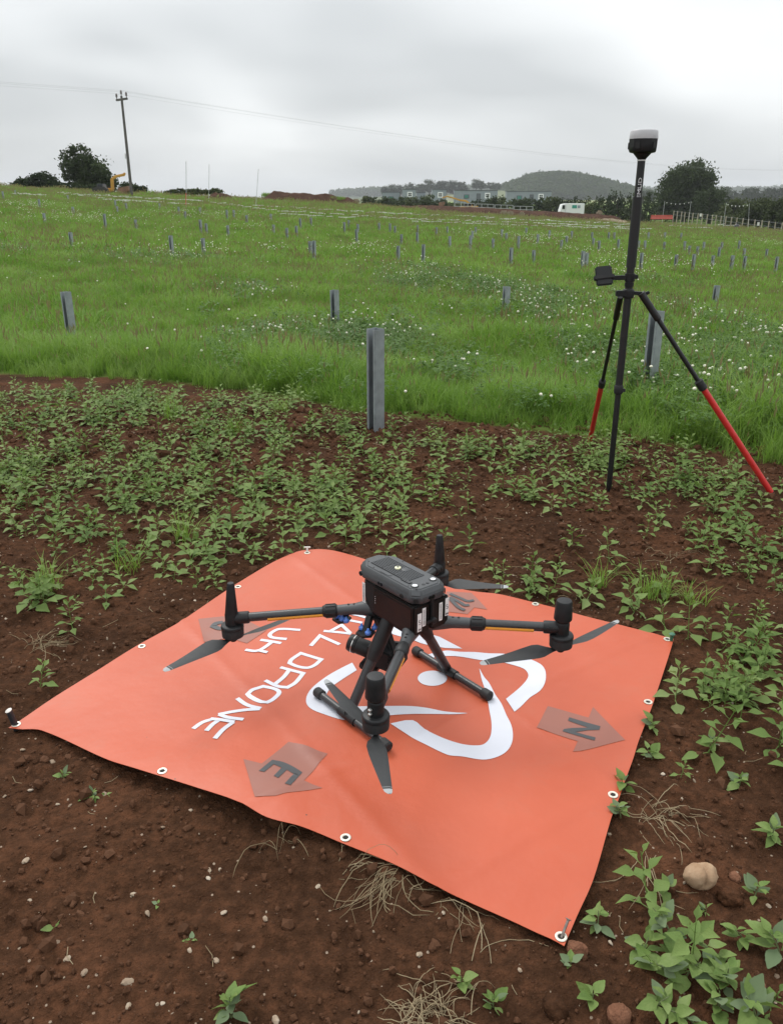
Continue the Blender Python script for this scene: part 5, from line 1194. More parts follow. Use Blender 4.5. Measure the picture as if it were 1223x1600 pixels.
near = [proto('grass_tuft', [tuft_set(28, .065, .10, .32, .0052, 100 + k)]) for k in range(6)] + [proto('grass_tuft', [tuft_set(20, .06, .13, .28, .005, 130 + k), heads(1, .05, .24, .36, 140 + k)]) for k in range(2)]
lay(4.2, 9.0, 250, near, .75, 1.15)
midg = [proto('grass_tuft', [tuft_set(26, .11, .13, .30, .0085, 200 + k)]) for k in range(5)] + [proto('grass_tuft', [tuft_set(20, .10, .13, .28, .0085, 230 + k), heads(2, .1, .26, .38, 240 + k, .006)]) for k in range(3)]
lay(9.0, 20.0, 85, midg, .75, 1.15)
farg = [proto('grass_tuft', [tuft_set(30, .26, .12, .27, .018, 300 + k)]) for k in range(4)] + [proto('grass_tuft', [tuft_set(22, .24, .12, .26, .018, 330 + k), heads(4, .25, .24, .36, 340 + k, .010)]) for k in range(3)]
lay(20.0, 50.0, 16, farg, .75, 1.2)
vfg = [proto('grass_tuft', [tuft_set(30, .55, .12, .26, .045, 400 + k), heads(6, .5, .22, .36, 440 + k, .022)]) for k in range(5)]
half_far = lambda y: np.asarray(y) * .64 + 4
_h = half; half = half_far; lay(50.0, 88.0, 4.2, vfg, .7, 1.25); half = _h
# clover: low leaves, and flower heads on stalks
def clover_leaves(n, rad, seed, s=.011):
    r = np.random.RandomState(seed); V = []; F = []
    for k in range(n):
        a = r.uniform(0, 6.28); rr = rad * math.sqrt(r.rand()); c = np.array([rr * math.cos(a), rr * math.sin(a), r.uniform(.10, .22)]); a0 = r.uniform(0, 6.28); tl = r.normal(size=2) * .3
        for j in range(3):
            b = a0 + j * 2.094; d = np.array([math.cos(b), math.sin(b), tl[0] * math.cos(b) + tl[1] * math.sin(b)]); p_ = np.array([-d[1], d[0], 0]); o = len(V)
            V += [c, c + d * s * 1.1 + p_ * s * .85, c + d * s * 2.0 + np.array([0, 0, -.002]), c + d * s * 1.1 - p_ * s * .85]; F += [(o, o + 1, o + 2), (o, o + 2, o + 3)]
    return (np.array(V), [np.array(F)], m_cl)
icv, icf = None, None
bm = bmesh.new(); bmesh.ops.create_icosphere(bm, subdivisions=1, radius=1.0); icv1 = np.array([v.co[:] for v in bm.verts]); icf1 = np.array([[v.index for v in f.verts] for f in bm.faces]); bm.free()
bm = bmesh.new(); bmesh.ops.create_icosphere(bm, subdivisions=2, radius=1.0); icv2 = np.array([v.co[:] for v in bm.verts]); icf2 = np.array([[v.index for v in f.verts] for f in bm.faces]); bm.free()
def flower(h, seed, s=.0115):
    r = np.random.RandomState(seed); V = icv2 * (1 + .28 * r.rand(len(icv2)))[:, None] * [s, s, s * .85] + [0, 0, h]; st = np.array([[-.0012, 0, 0], [.0012, 0, 0], [.001, 0, h - s * .6], [-.001, 0, h - s * .6]])
    return [(V, [icf2], m_fl), (st, [np.array([[0, 1, 2, 3]])], m_cl)]
def clover(y0, y1, dl, df, s_l, s_f, half=half):
    x, y = zone(y0, y1, dl, half); k = (y > grass_edge(x) + .05) & (R.rand(len(x)) < clover_amount(x, y)); x, y = x[k], y[k]; n = len(x)
    if n: scatter('clover_leaves', [proto('clover_clump', [clover_leaves(22, .10, 500 + i)]) for i in range(4)], np.stack([x, y, land(x, y)], 1), np.stack([R.normal(size=n) * .1, R.normal(size=n) * .1, R.uniform(0, 6.28, n)], 1), R.uniform(.8, 1.25, n) * s_l, R.randint(4, size=n))
    x, y = zone(y0, y1, df, half); k = (y > grass_edge(x) + .10) & (R.rand(len(x)) < (.010 + .95 * clover_amount(x, y)**2) * (.35 + .9 * (fbm(x * 2.5, y * 1.2, 2, 66) * 2 + .45))); x, y = x[k], y[k]; n = len(x)
    scatter('clover_flowers', [proto('clover_head', flower(h, 600 + i)) for i, h in enumerate((.20, .24, .28, .22))], np.stack([x, y, land(x, y)], 1), np.stack([R.normal(size=n) * .18, R.normal(size=n) * .18, R.uniform(0, 6.28, n)], 1), R.uniform(.7, 1.3, n) * s_f, R.randint(4, size=n))
clover(4.3, 10, 120, 135, 1.0, .78); clover(10, 22, 36, 85, 1.25, .88); clover(22, 55, 0, 24, 1.6, 1.05)
# woods on the far hills: one mass of crowns
m_wl = leafmat('far_wood_leaves', [(.030, .052, .016), (.042, .070, .021), (.054, .086, .027), (.068, .102, .034)], .3, .8, .05, .1)
wk = [bpy.data.objects.new('wood_crown', crown_mesh('wood_crown', [(0, 0, 3, 3.2, 3.0, 2.8), (-1.5, .5, 2.2, 2.4, 2, 2.0), (1.6, -.4, 2.0, 2.4, 2, 2.0)], 700, 1.1, 190 + k, m_wl, .35)) for k in range(4)]
def woods(name, hl, n, s0, s1, seed):
    me = hl.data; r = np.random.RandomState(seed); co = np.zeros(len(me.vertices) * 3, np.float32); me.vertices.foreach_get('co', co); co = co.reshape(-1, 3); co = co[co[:, 2] > -1]
    if name == 'hill_woods': co = co[co[:, 1] < co[:, 1].min() + (co[:, 1].max() - co[:, 1].min()) * .68]
    p_ = co[r.randint(len(co), size=n)] + r.normal(size=(n, 3)) * [4, 4, 0] - [0, 0, 3.2]
    scatter(name, wk, p_, np.stack([0 * p_[:, 0], 0 * p_[:, 0], r.uniform(0, 6, n)], 1), r.uniform(s0, s1, n), r.randint(4, size=n), 'hazy woodland covering a far hill')
woods('hill_woods', H1, 2600, 1.0, 1.9, 1); woods('ridge_woods', H2, 900, 2.0, 3.4, 2); woods('ridge_woods', H3, 900, 2.0, 3.4, 3)
# grass along the top of the spoil heap
n = 260; u_ = R.uniform(412, 538, n); D_ = 77.6 + R.uniform(-.5, 1.2, n); xh = np.array([at_y(u, 305, d_)[0] for u, d_ in zip(u_, D_)])
scatter('heap_grass', [proto('grass_tuft', [tuft_set(24, .25, .15, .35, .03, 460 + k, m_dry if k == 2 else m_gr)]) for k in range(3)], np.stack([xh, D_, land(xh, D_) + .50 + .15 * R.rand(n) - .9 * np.maximum(0, (D_ - 77.8))**1.5 * .5], 1), np.stack([R.normal(size=n) * .1, R.normal(size=n) * .1, R.uniform(0, 6.28, n)], 1), R.uniform(.8, 1.2, n), R.randint(3, size=n))
# ------------------------------------------------------------------ weeds in the bare soil
WD_ = [(.070, .122, .030), (.118, .186, .048), (.166, .236, .070), (.220, .275, .110)]
m_wd = leafmat('weed_leaves', WD_, .28, .55, 3.0, .35, True)
m_wd2 = leafmat('weed_underleaf', [(.10, .15, .075), (.14, .19, .10), (.18, .23, .13)], .25, .6, 3.0, .3)
m_stem = plain('weed_stem', (.11, .14, .055), .6)
def leaf_arr(L, W, fold=.28, curl=.25, teeth=0, fine=False):
    """blunt diamond leaf along +x, folded on its midrib"""
    st, wd = ([0, .14, .30, .46, .62, .80, 1.0], [.05, .34, .86, 1.0, .74, .36, .0]) if not fine else ([0, .06, .12, .18, .25, .32, .40, .48, .56, .64, .72, .80, .88, .95, 1.0], [.05, .12, .34, .62, .86, .97, 1.0, .97, .90, .78, .66, .50, .34, .17, .0]); V = []; F = []
    for s_, w_ in zip(st, wd):
        tw = w_ * W / 2; z = -curl * L * s_ * s_ * .5; e = (teeth * (.5 if int(s_ * 10) % 2 else -.4) if 0 < s_ < 1 else 0)
        V += [(L * (s_ + e * .02), tw, z + fold * tw), (L * s_, 0, z), (L * (s_ + e * .02), -tw, z + fold * tw)]
    for i in range(len(st) - 1):
        o = i * 3; F += [(o, o + 1, o + 4, o + 3), (o + 1, o + 2, o + 5, o + 4)]
    return np.array(V), np.array(F)
def rotm(ax, a):
    return np.array(Matrix.Rotation(a, 3, ax))
def weed_arr(seed, h, pairs, L):
    """upright seedling: crossed pairs of leaves up a short stem, the top ones small and pale"""
    r = np.random.RandomState(seed); V = []; F = []; off = 0; lean = r.normal(size=2) * .12
    def stem(z): return np.array([lean[0] * z, lean[1] * z, z])
    yaw = r.uniform(0, 3.14)
    for k in range(pairs):
        f = (k + .6) / pairs; z = h * f; yaw += 1.57 + r.normal() * .2
        for s_ in (0, 1):
            l = L * (1.0 - .55 * f**2) * r.uniform(.8, 1.15); up = (.02 + .75 * f**1.6) + r.normal() * .16; pet = l * .35
            lv, lf = leaf_arr(l, l * r.uniform(.48, .66), .25 + .4 * f, .45 - .3 * f, 1)
            lv = lv + [pet, 0, 0]; M = rotm('Z', yaw + s_ * math.pi + r.normal() * .25) @ rotm('Y', -up) @ rotm('X', r.normal() * .25)
            V.append(lv @ M.T + stem(z)); F.append(lf + off); off += len(lv)
            pv = np.array([[0, .0009, 0], [0, -.0009, 0], [pet + l * .06, -.0009, 0], [pet + l * .06, .0009, 0]]); V.append(pv @ M.T + stem(z)); F.append(np.array([[0, 1, 2, 3]]) + off); off += 4
    for a, b in ((.0016, 0), (0, .0016)):
        p0 = stem(-.02); p1 = stem(h); V.append(np.array([p0 - [a, b, 0], p0 + [a, b, 0], p1 + [a * .5, b * .5, 0], p1 - [a * .5, b * .5, 0]])); F.append(np.array([[0, 1, 2, 3]]) + off); off += 4
    return np.concatenate(V), np.concatenate(F)
WV = [weed_arr(700 + k, *a) for k, a in enumerate([(.07, 5, .042), (.085, 6, .044), (.055, 4, .040), (.10, 7, .046), (.06, 5, .038), (.045, 3, .034), (.09, 6, .042), (.075, 5, .046), (.035, 3, .028), (.11, 7, .043)])]
WM = [np_mesh('weed_plant', v, f, (m_wd,), True) for v, f in WV]
# where the weeds grow: thick on the left and in a strip on the right, thin over the trodden soil
def weed_density(x, y):
    e = grass_edge(x) - y
    d = .42 + 0 * x
    c = lambda u, v, r_: np.exp(-((x - at_z(u, v, 0)[0])**2 + (y - at_z(u, v, 0)[1])**2) / r_**2)
    d = d + 1.15 * c(110, 650, .9) + 1.1 * c(120, 760, .65) + .9 * c(330, 660, .8) + .9 * c(420, 760, .6) + .8 * c(640, 780, .55) + .6 * c(760, 700, .6) + .9 * c(1150, 860, .55) + .8 * c(1130, 770, .6) + .7 * c(990, 740, .4) + 1.9 * c(1130, 1090, .26) + 1.2 * c(1200, 1190, .16) + .4 * c(60, 880, .4) + .5 * c(260, 860, .35)
    d = d * (.10 + 2.2 * np.maximum(0, fbm(x * 2.6, y * 2.6, 3, 55) + .24))
    d = d * (1 - .85 * c(930, 830, .38)) * (1 - .9 * c(300, 1400, .75)) * (1 - .9 * c(60, 1250, .4)) * (1 - .7 * c(150, 960, .3)) * (1 - .9 * c(600, 1500, .5))
    d = d * sstep(.04, .22, e) * (1 - .6 * sstep(-.2, .25, 1.9 - y))
    d = np.where((y < 1.45) & (x < .42), 0, d)
    return np.where(mat_dist(x, y) < .05, 0, d)
nc_ = 17500
x = R.uniform(-4.6, 4.6, nc_); y = R.uniform(.9, 6.4, nc_); k = np.abs(x) < y * .62 + .45; x, y = x[k], y[k]
k = R.rand(len(x)) * 3.1 < weed_density(x, y); x, y = x[k], y[k]
# keep the pole, post and pegs clear
for q in ((PX, PY), (float(at_z(587, 672, 0)[0]), float(at_z(587, 672, 0)[1]))): k = np.hypot(x - q[0], y - q[1]) > .07; x, y = x[k], y[k]
z = ground_z(x, y); big = np.argsort(y + R.rand(len(y)) * .8)
order = big
order = [i for i in order if abs(x[i]) < y[i] * .48 + .1]
isind = np.zeros(len(x), bool); isind[order[:285]] = True
print('weeds', len(x))
for i in np.where(isind)[0]:
    o = put('weed_plant', WM[R.randint(len(WM))], loc=(x[i], y[i], z[i] - .004), rot=(R.normal() * .12, R.normal() * .12, R.uniform(0, 6.28)), scale=float(R.uniform(.75, 1.4)))
    md_ = float(mat_dist(x[i:i + 1], y[i:i + 1])[0])
    lab = 'small leafy weed sprouting right along the edge of the orange mat' if md_ < .22 else 'small leafy weed growing around the foot of the survey pole' if math.hypot(x[i] - PX, y[i] - PY) < .6 else 'small leafy weed on the soil between the mat and the survey pole' if x[i] > .3 else 'small leafy weed in the thick weed patch beyond the tapering mat edge' if x[i] < -.9 else 'small leafy weed on soil between the mat and the front steel post'
    tag(o, lab, 'weed', 'leafy weeds in the bare soil')
j = np.where(~isind)[0]; n = len(j)
pr = [proto('weed_kind', [(v, [f], m_wd)]) for v, f in WV]
for o in pr: o.data.polygons.foreach_set('use_smooth', [True] * len(o.data.polygons))
scatter('weed_cover', pr, np.stack([x[j], y[j], z[j] - .004], 1), np.stack([R.normal(size=n) * .12, R.normal(size=n) * .12, R.uniform(0, 6.28, n)], 1), R.uniform(.75, 1.45, n), R.randint(len(pr), size=n), 'leafy green weeds covering the soil in front of the grass')

# larger weeds in front, leaf by leaf
m_bl = leafmat('big_weed_leaves', WD_, .28, .5, 45.0, .35, True)
bl = [np_mesh('leaf', *leaf_arr(L, W_, fo_, cu, 1, True), (m,), True) for L, W_, fo_, cu, m in ((.052, .032, .3, .35, m_bl), (.060, .034, .2, .55, m_bl), (.046, .030, .45, .2, m_bl), (.054, .033, .25, -.15, m_wd2), (.036, .022, .4, .25, m_bl))]
def big_weed(u, v, h, n, s, label, lean=(0, 0), seed=0):
    r = np.random.RandomState(seed); q = at_z(u, v, 0); gz = float(ground_z(q[:1], q[1:2])[0]); root = empty('weed_plant', (q[0], q[1], gz - .005)); s *= .82; root.scale = (s,) * 3; tag(root, label, 'weed')
    P = lambda f: Vector((lean[0] * f * f, lean[1] * f * f, h * f))
    obj('stem', MB().tube([P(k / 5) for k in range(6)], [.0028, .0026, .0023, .002, .0016, .001], 7), m_stem, root)
    yaw = r.uniform(0, 6)
    for k in range(n):
        f = .25 + .75 * (k // 2 + .5) / (n / 2); yaw += 2.0 + r.normal() * .5 if k % 2 else math.pi + r.normal() * .45
        lf = put('leaf', bl[4] if f > .92 else bl[r.randint(4)], root, P(f), (Matrix.Rotation(yaw, 3, 'Z') @ Matrix.Rotation(-(.05 + .6 * f * f) + r.normal() * .22, 3, 'Y') @ Matrix.Rotation(r.normal() * .35, 3, 'X')).to_euler())
        lf.location = P(f) + (Matrix.Rotation(yaw, 3, 'Z') @ Vector((.004, 0, .001))); lf.scale = (float(r.uniform(.55, 1.2)),) * 3
BW = [(1130, 1552, .075, 12, 1.05, 'bright star shaped weed with broad toothed leaves between two wilting weeds', (0, 0)), (1050, 1480, .09, 14, 1.0, 'sprawling pale leaved weed downhill of the two-lobed stone', (-.05, .03)), (1040, 1530, .07, 12, 1.05, 'drooping grey green weed beside the sprawling pale one', (-.05, -.02)), (1120, 1500, .05, 7, .9, 'flopped weed with pale underleaves behind the star shaped weed', (-.05, .02)), (1180, 1600, .08, 14, 1.15, 'large pale weed with overlapping leaves at the soil edge', (-.03, 0)), (1085, 1600, .05, 10, 1.05, 'flat wilting weed with spotted leaf below the star shaped weed', (-.06, 0)),
 (933, 1450, .07, 10, .85, 'leafy weed growing beside the nailed mat corner', (0, .01)), (1178, 1402, .06, 9, .8, 'pale weed beside a brown clod behind the two-lobed stone', (.01, 0)), (1102, 1425, .035, 6, .6, 'tiny round leaved weed just below the two-lobed stone', (0, 0)), (1040, 1395, .05, 8, .65, 'narrow leaved weed between dry stalks and the two-lobed stone', (0, 0)), (975, 1235, .06, 10, .8, 'weed leaning over the mat edge by an eyelet', (-.02, 0)), (968, 1285, .06, 10, .8, 'leafy weed pressed against the mat edge below the eyelet', (-.02, 0)), (1205, 1310, .07, 12, .85, 'bushy weed above the pale stones', (0, 0)), (1155, 1225, .05, 10, .8, 'grey green weed standing alone on bare soil beside the mat', (0, 0)), (1110, 1170, .05, 10, .85, 'spreading weed between the mat edge and the grey green weed', (0, 0)), (1018, 1185, .05, 9, .85, 'low weed touching the mat edge by the N arrow', (-.02, 0)), (1018, 1140, .045, 8, .75, 'round leaved weed by the mat edge eyelet near the N arrow', (0, 0)),
 (1000, 1500, .06, 12, 1.0, 'pale leafy weed between the reddish clod and the sprawling weed', (.02, .02)), (1070, 1530, .06, 12, .95, 'tangled weed under the drooping grey green one', (.03, 0)), (1160, 1470, .05, 9, .85, 'floppy weed above the star shaped weed', (-.03, 0)), (1215, 1500, .07, 12, 1.0, 'broad weed by the orange brown clod', (-.03, .01)), (1020, 1585, .05, 10, .95, 'low grey leaved weed next to the flat wilting one', (.03, 0)), (1120, 1585, .06, 12, 1.0, 'fresh green weed squeezed below the star shaped weed', (0, .01)),
 (362, 1592, .075, 14, .9, 'bushy fresh green weed alone on bare soil', (0, 0)), (145, 1245, .04, 10, .62, 'small rounded weed by the long mat edge', (0, 0)), (100, 1218, .035, 8, .55, 'tiny toothed weed near the pointed mat corner', (0, 0)), (85, 1445, .02, 5, .45, 'tiny seedling among pebbles on open soil', (0, 0)), (165, 1242, .02, 5, .4, 'tiny sprout beside the small rounded weed', (0, 0)), (300, 1472, .015, 4, .4, 'tiny upright seedling on open soil', (0, 0)), (247, 1410, .015, 4, .38, 'tiny seedling beside an orange pebble', (0, 0)), (720, 1540, .05, 7, .7, 'upright narrow weed beside dry straw', (0, 0)), (770, 1570, .05, 8, .7, 'small weed between straw and a brown clod', (0, 0)), (890, 1515, .02, 6, .6, 'small flat weed below the reddish clod', (0, 0)), (925, 1565, .025, 7, .7, 'flat spreading weed on open soil near the reddish clod', (0, 0))]
for k, (u, v, h, n, s, lab, ln) in enumerate(BW): big_weed(u, v, h, n, s, lab, ln, 800 + k)

# grass tufts standing in the soil
def tuft(u, v, n, rad, h0, h1, seed, label):
    V, q_, t_ = blades(n, rad, h0, h1, .004, seed, .5); q = at_z(u, v, 0); o = put('grass_tuft', np_mesh('grass_tuft', V, [q_, t_], (m_gr,), False), loc=(q[0], q[1], float(ground_z(q[:1], q[1:2])[0]))); tag(o, label, 'grass')
for k, a in enumerate([(288, 845, 60, .045, .08, .20, 'fine grass tuft among the weeds behind the rounded mat corner'), (935, 915, 40, .03, .06, .15, 'small upright grass tuft on bare soil beyond the mat'), (1022, 928, 90, .06, .08, .18, 'wide arching grass tuft on soil beyond the mat'), (200, 890, 50, .05, .07, .17, 'loose yellowish grass tuft by the tapering mat edge'), (75, 925, 50, .05, .08, .2, 'thin grass tuft among weeds beyond the tapering mat edge'), (365, 680, 60, .05, .1, .2, 'dark grass tuft in the weed patch before the grass'), (1085, 940, 50, .05, .06, .14, 'short grass tuft beside the wide arching one'), (270, 655, 60, .06, .1, .22, 'tall grass tuft close to the grass edge'), (440, 640, 50, .05, .08, .16, 'grass tuft on the stony strip before the grass')]): tuft(*a[:-1], 900 + k, a[-1])

# ------------------------------------------------------------------ stones, clods
def rocks(seed, flat=.7, rough=.22, sub=2):
    r = np.random.RandomState(seed); V = (icv2 if sub == 2 else icv1).copy(); d = V.copy()
    for _ in range(5):
        ax = r.normal(size=3); ax /= np.linalg.norm(ax); V *= (1 + rough * .5 * np.tanh(3 * (d @ ax - r.uniform(-.2, .6))))[:, None]
    V += r.normal(size=V.shape) * rough * .12; V /= np.abs(V).max(); V *= [1, r.uniform(.65, .9), flat * r.uniform(.75, 1)]; return V, (icf2 if sub == 2 else icf1)
def stonemat(name, cols):
    m = leafmat(name, cols, 0.0, .75, 60, .3); return m
m_peb = stonemat('pebble', [(.10, .065, .045), (.19, .135, .095), (.30, .235, .17), (.42, .36, .29)])
m_clod = soilmat('clod_soil', SOIL_D, SOIL_M, SOIL_R, bump=.9, specks=False, dist=.004)[0]
m_crumb = leafmat('soil_crumb', [(.022, .0105, .0058), (.045, .0215, .0118), (.072, .034, .0185), (.100, .048, .0270)], 0, .9, 4, .2, True)
m_rclod = soilmat('red_clod', (.085, .040, .024), (.15, .070, .042), (.19, .092, .056), bump=.9, specks=False, dist=.004)[0]
m_tan = soilmat('tan_stone', (.17, .105, .062), (.27, .175, .108), (.35, .245, .16), bump=.35, specks=False, dist=.003)[0]
PM = [np_mesh('pebble', *rocks(1000 + k, .55, .5), (m_peb,), False) for k in range(7)]
PB = PT([(217, 316), (80, 495), (635, 505), (590, 328), (980, 553), (453, 637), (397, 850), (204, 790), (410, 578), (823, 683), (173, 745), (845, 965), (585, 765), (93, 268), (320, 280), (70, 140), (508, 390), (670, 790), (95, 600), (175, 305), (160, 172), (300, 163), (60, 740), (270, 455), (640, 540), (395, 925), (500, 930), (265, 835), (15, 290), (690, 655)], (0, 1100), 1.9726) + \
     PT([(420, 830), (1200, 840), (1150, 870), (1200, 910), (950, 237), (855, 220), (205, 690), (180, 662), (1075, 520), (1180, 625), (690, 735), (110, 780)], (600, 1100), 1.963) + [(305, 937), (325, 888), (283, 937), (195, 660), (270, 950), (895, 765), (610, 880), (560, 862), (515, 855), (590, 870), (440, 705), (490, 665), (355, 655), (760, 1300 - 420), (800, 905), (850, 1000 - 120), (1168, 815), (1170, 960 - 110), (720, 790), (95, 690)]
SZ = {0: .013, 1: .016, 2: .014, 3: .010, 4: .011, 5: .012, 6: .016, 7: .013, 8: .011, 11: .014}
for k, (u, v) in enumerate(PB):
    q = at_z(u, v, 0); 
    if mat_dist(q[:1], q[1:2])[0] < .01: continue
    s_ = SZ.get(k, float(R.uniform(.007, .012)) * (1 + .25 * max(0, q[1] - 2)))
    o = put('pebble', PM[k % 7], loc=(q[0], q[1], float(ground_z(q[:1], q[1:2])[0]) + s_ * .15), rot=(R.normal() * .3, R.normal() * .3, R.uniform(0, 6)), scale=s_); tag(o, 'pale pebble lying loose on the brown soil around the mat', 'pebble', 'pale pebbles on the soil')
# the two-lobed stone and the clods
bm = bmesh.new(); bmesh.ops.create_icosphere(bm, subdivisions=4, radius=1.0); sv = np.array([v.co[:] for v in bm.verts]); sf = np.array([[v.index for v in f.verts] for f in bm.faces]); bm.free()
cl = np.exp(-((sv[:, 0] + .12 - .25 * sv[:, 2]) / .16)**2) * sstep(-.1, .7, sv[:, 2] - .5 * sv[:, 1] + .1); n3 = fbm(sv[:, 0] * 1.6 + 5, sv[:, 1] * 1.6 + sv[:, 2], 3, 9)
V_ = sv * (1 + .30 * n3 - .46 * cl)[:, None] * [.038, .028, .028]
q = at_z(1092, 1385, 0); tag(put('lobed_stone', np_mesh('lobed_stone', V_, sf, (m_tan,), True), loc=(q[0], q[1], float(ground_z(q[:1], q[1:2])[0]) + .014), rot=(.15, .1, .2)), 'smooth tan two-lobed stone lying on the soil beside the mat', 'stone')
def clod(u, v, s_, m, lab, seed):
    n_ = fbm(sv[:, 0] * 2 + seed, sv[:, 1] * 2 + sv[:, 2] * 1.3, 4, seed); V = sv * (1 + .5 * n_)[:, None] * [s_, s_ * .85, s_ * .75]; q = at_z(u, v, 0)
    tag(put('soil_clod', np_mesh('soil_clod', V, sf, (m,), True), loc=(q[0], q[1], float(ground_z(q[:1], q[1:2])[0]) + s_ * .3), rot=(0, 0, seed)), lab, 'clod')
clod(901, 1486, .021, m_rclod, 'reddish clod touching the nailed mat corner', 3); clod(965, 1590, .024, m_rclod, 'reddish clod below the flat spreading weed', 4); clod(866, 1580, .026, m_clod, 'dark brown clod on soil between straw and weeds', 5); clod(1140, 1405, .026, m_clod, 'dark brown clod behind the two-lobed stone', 6); clod(1180, 1548, .018, m_rclod, 'orange brown clod beside the star shaped weed', 7); clod(1147, 1372, .014, m_rclod, 'small brown clod right next to the two-lobed stone', 8); clod(435, 1350 - 60, .030, m_clod, 'rough dark clod under the raised mat edge', 9)
# crumbs of soil and grit, uncountable
n = 80000; x = R.uniform(-3.0, 3.2, n); y = .62 + R.rand(n)**1.6 * 5.0; k = (np.abs(x) < y * .6 + .4) & (mat_dist(x, y) > .004); x, y = x[k], y[k]; k = R.rand(len(x)) < .25 + 1.5 * np.maximum(0, fbm(x * 3, y * 3, 3, 31) + .25); x, y = x[k], y[k]; n = len(x)
s_ = np.exp(R.normal(size=n) * .72) * .0042; s_ = np.clip(s_, .0014, .026) * (1 + .3 * np.maximum(0, y - 2.2))
put_ = put('soil_crumbs', scatter_mesh('soil_crumbs', [rocks(1100 + i, .85, .32, 1 if i < 7 else 2) for i in range(8)], np.stack([x, y, ground_z(x, y) + s_ * .2], 1), R.uniform(0, 6, (n, 3)), s_, R.randint(8, size=n), (m_crumb,), False)); tag(put_, 'loose crumbs of dark soil', kind='stuff')
n = 4200; x = R.uniform(-3.0, 3.2, n); y = .65 + R.rand(n)**1.2 * 4.6; k = (np.abs(x) < y * .5 + .2) & (mat_dist(x, y) > .004) & (y < grass_edge(x) - .02); x, y = x[k], y[k]; n = len(x)
s_ = np.clip(np.exp(R.normal(size=n) * .6) * .0020, .0008, .007) * (1 + .35 * np.maximum(0, y - 2)); put_ = put('grit', scatter_mesh('grit', [rocks(1200 + i, .7, .25, 1) for i in range(6)], np.stack([x, y, ground_z(x, y) + s_ * .2], 1), R.uniform(0, 6, (n, 3)), s_, R.randint(6, size=n), (m_peb,), False)); tag(put_, 'pale grit strewn in the soil', kind='stuff')

# ------------------------------------------------------------------ dry straw
m_straw = leafmat('dry_straw', [(.13, .095, .055), (.24, .185, .11), (.36, .295, .19)], .1, .7, 20)
def straw(u, v, n, L0, L1, spread, heading, label, seed, r0=.0008, lift=.02, cat='straw'):
    r = np.random.RandomState(seed); q = at_z(u, v, 0); gz = float(ground_z(q[:1], q[1:2])[0]); mb = MB()
    for k in range(n):
        a = heading + r.normal() * spread; L = r.uniform(L0, L1); b = np.array([r.normal() * .022, r.normal() * .022]); bend = r.normal() * .3; kink = r.normal() * .9 * (r.rand() < .45); lf_ = lift * r.rand()**2; pts = []
        for j in range(9):
            f = j / 8; aa = a + bend * f + kink * max(0, f - .5); px, py = b[0] + math.cos(aa) * L * f, b[1] + math.sin(aa) * L * f
            zz = float(ground_z(np.array([q[0] + px]), np.array([q[1] + py]))[0]) - gz; pts.append((px, py, max(zz, -.02) + .001 + lf_ * (4 * f * (1 - f))))
        mb.tube(pts, [r0 * r.uniform(.55, 1.25)] * 8 + [r0 * .4], 5)
    o = obj('straw_clump', mb, m_straw, loc=(q[0], q[1], gz)); tag(o, label, cat); return o
straw(620, 1375, 36, .05, .16, .55, math.radians(225), 'fan of dry straw stalks poking out from under the mat edge', 1); straw(650, 1580, 44, .03, .10, 2.5, 1.0, 'tangled heap of dry straw on open soil below the mat edge', 2, lift=.03); straw(690, 1590, 34, .03, .09, 2.5, 2.0, 'flattened tangle of dry yellow straw beside another tangle', 3, lift=.03); straw(745, 1500, 6, .08, .16, .5, math.radians(80), 'single long bent dry stalks near the mat edge', 4)
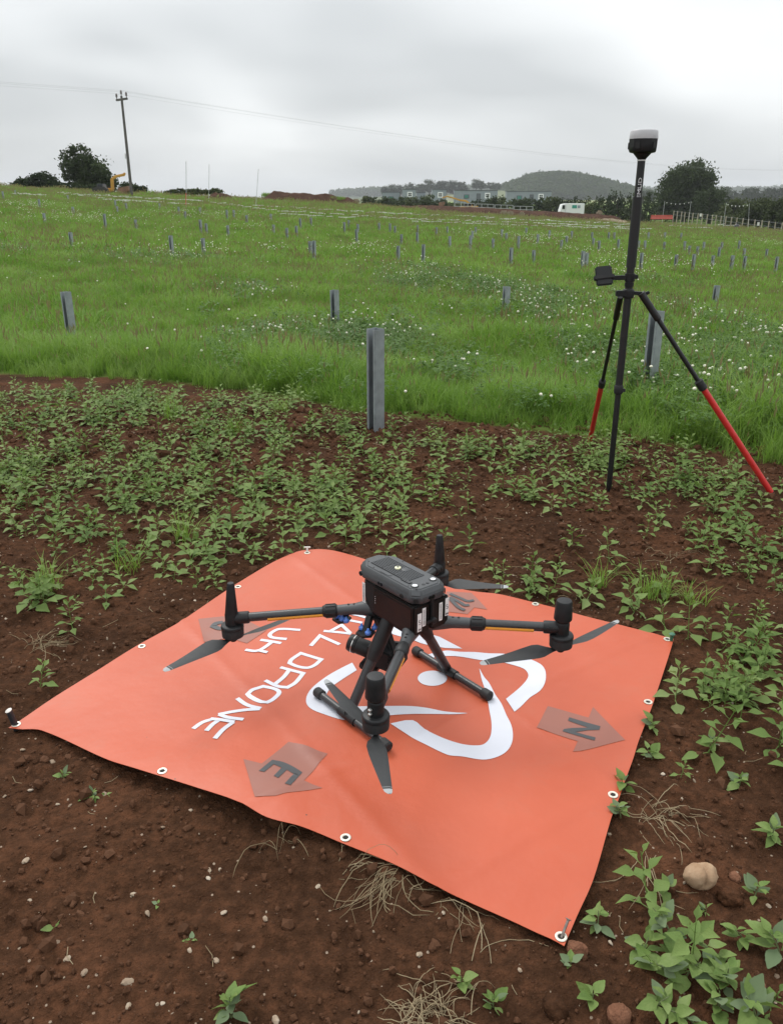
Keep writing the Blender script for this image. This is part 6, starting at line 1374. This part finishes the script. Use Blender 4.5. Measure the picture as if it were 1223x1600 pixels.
straw(1030, 1275, 30, .05, .14, 1.2, math.radians(-40), 'dead root clump with trailing dry stalks beside the mat', 5, lift=.03); straw(1000, 1350, 8, .08, .17, .4, math.radians(-110), 'long dry stalks trailing down from the dead root clump', 6, lift=.02); straw(440, 1330, 7, .04, .12, 1.0, math.radians(70), 'looped dead stem by the mat edge below the E arrow', 7, lift=.06); straw(700, 1400, 10, .05, .12, .5, math.radians(-70), 'thin straw stalks hanging below the mat edge', 8); straw(540, 1362, 6, .05, .10, .8, math.radians(40), 'few dry stalks leaning towards the mat eyelet', 9, lift=.05)
straw(60, 1010, 25, .06, .16, 1.2, .3, 'loose dry grass lying among weeds by the tapering mat edge', 10); straw(1050, 870, 10, .06, .14, 1.5, .3, 'scattered dry stalks on soil beyond the mat', 11); straw(450, 1180 - 530, 14, .06, .16, 2.0, .3, 'dry stalks strewn along the grass edge', 12); straw(640, 690, 20, .06, .16, 2.0, .3, 'dry stalks strewn around the foot of the front steel post', 13); straw(1040, 640, 40, .06, .16, 2.0, .3, 'dead grass on the trampled patch behind the bipod leg', 14)
n = 520; x = R.uniform(-2.6, 2.8, n); y = .7 + R.rand(n) * 4.8; k = (np.abs(x) < y * .5 + .2) & (mat_dist(x, y) > .02) & (y < grass_edge(x)); x, y = x[k], y[k]; mb = MB()
for a, b in zip(x, y):
    th = R.uniform(0, 6.28); L = R.uniform(.012, .05) * (1 + .3 * max(0, b - 2)); r_ = .0007 * (1 + .5 * max(0, b - 2)); pts = []
    for f in (0, .5, 1): px, py = a + math.cos(th + f * .5) * L * f, b + math.sin(th + f * .5) * L * f; pts.append((px, py, float(land(px, py))))
    zz = ground_z(np.array([p[0] for p in pts]), np.array([p[1] for p in pts])); mb.tube([(p[0], p[1], z_ + .002 + .004 * R.rand()) for p, z_ in zip(pts, zz)], r_, 4)
tag(obj('straw_litter', mb, m_straw), 'scraps of dry straw in the soil', kind='stuff')

# ------------------------------------------------------------------ damp summer air
m_hz, t = newmat('haze_air'); pv = t.nodes.new('ShaderNodeVolumePrincipled'); oo = t.nodes.new('ShaderNodeOutputMaterial'); t.links.new(pv.outputs[0], oo.inputs['Volume'])
pv.inputs['Color'].default_value = (.93, .96, 1, 1); pv.inputs['Density'].default_value = .00021; pv.inputs['Anisotropy'].default_value = 0.0
tag(obj('haze', MB().box((0, 0, 35), (11600, 11600, 92)), m_hz, smooth=False), kind='stuff')
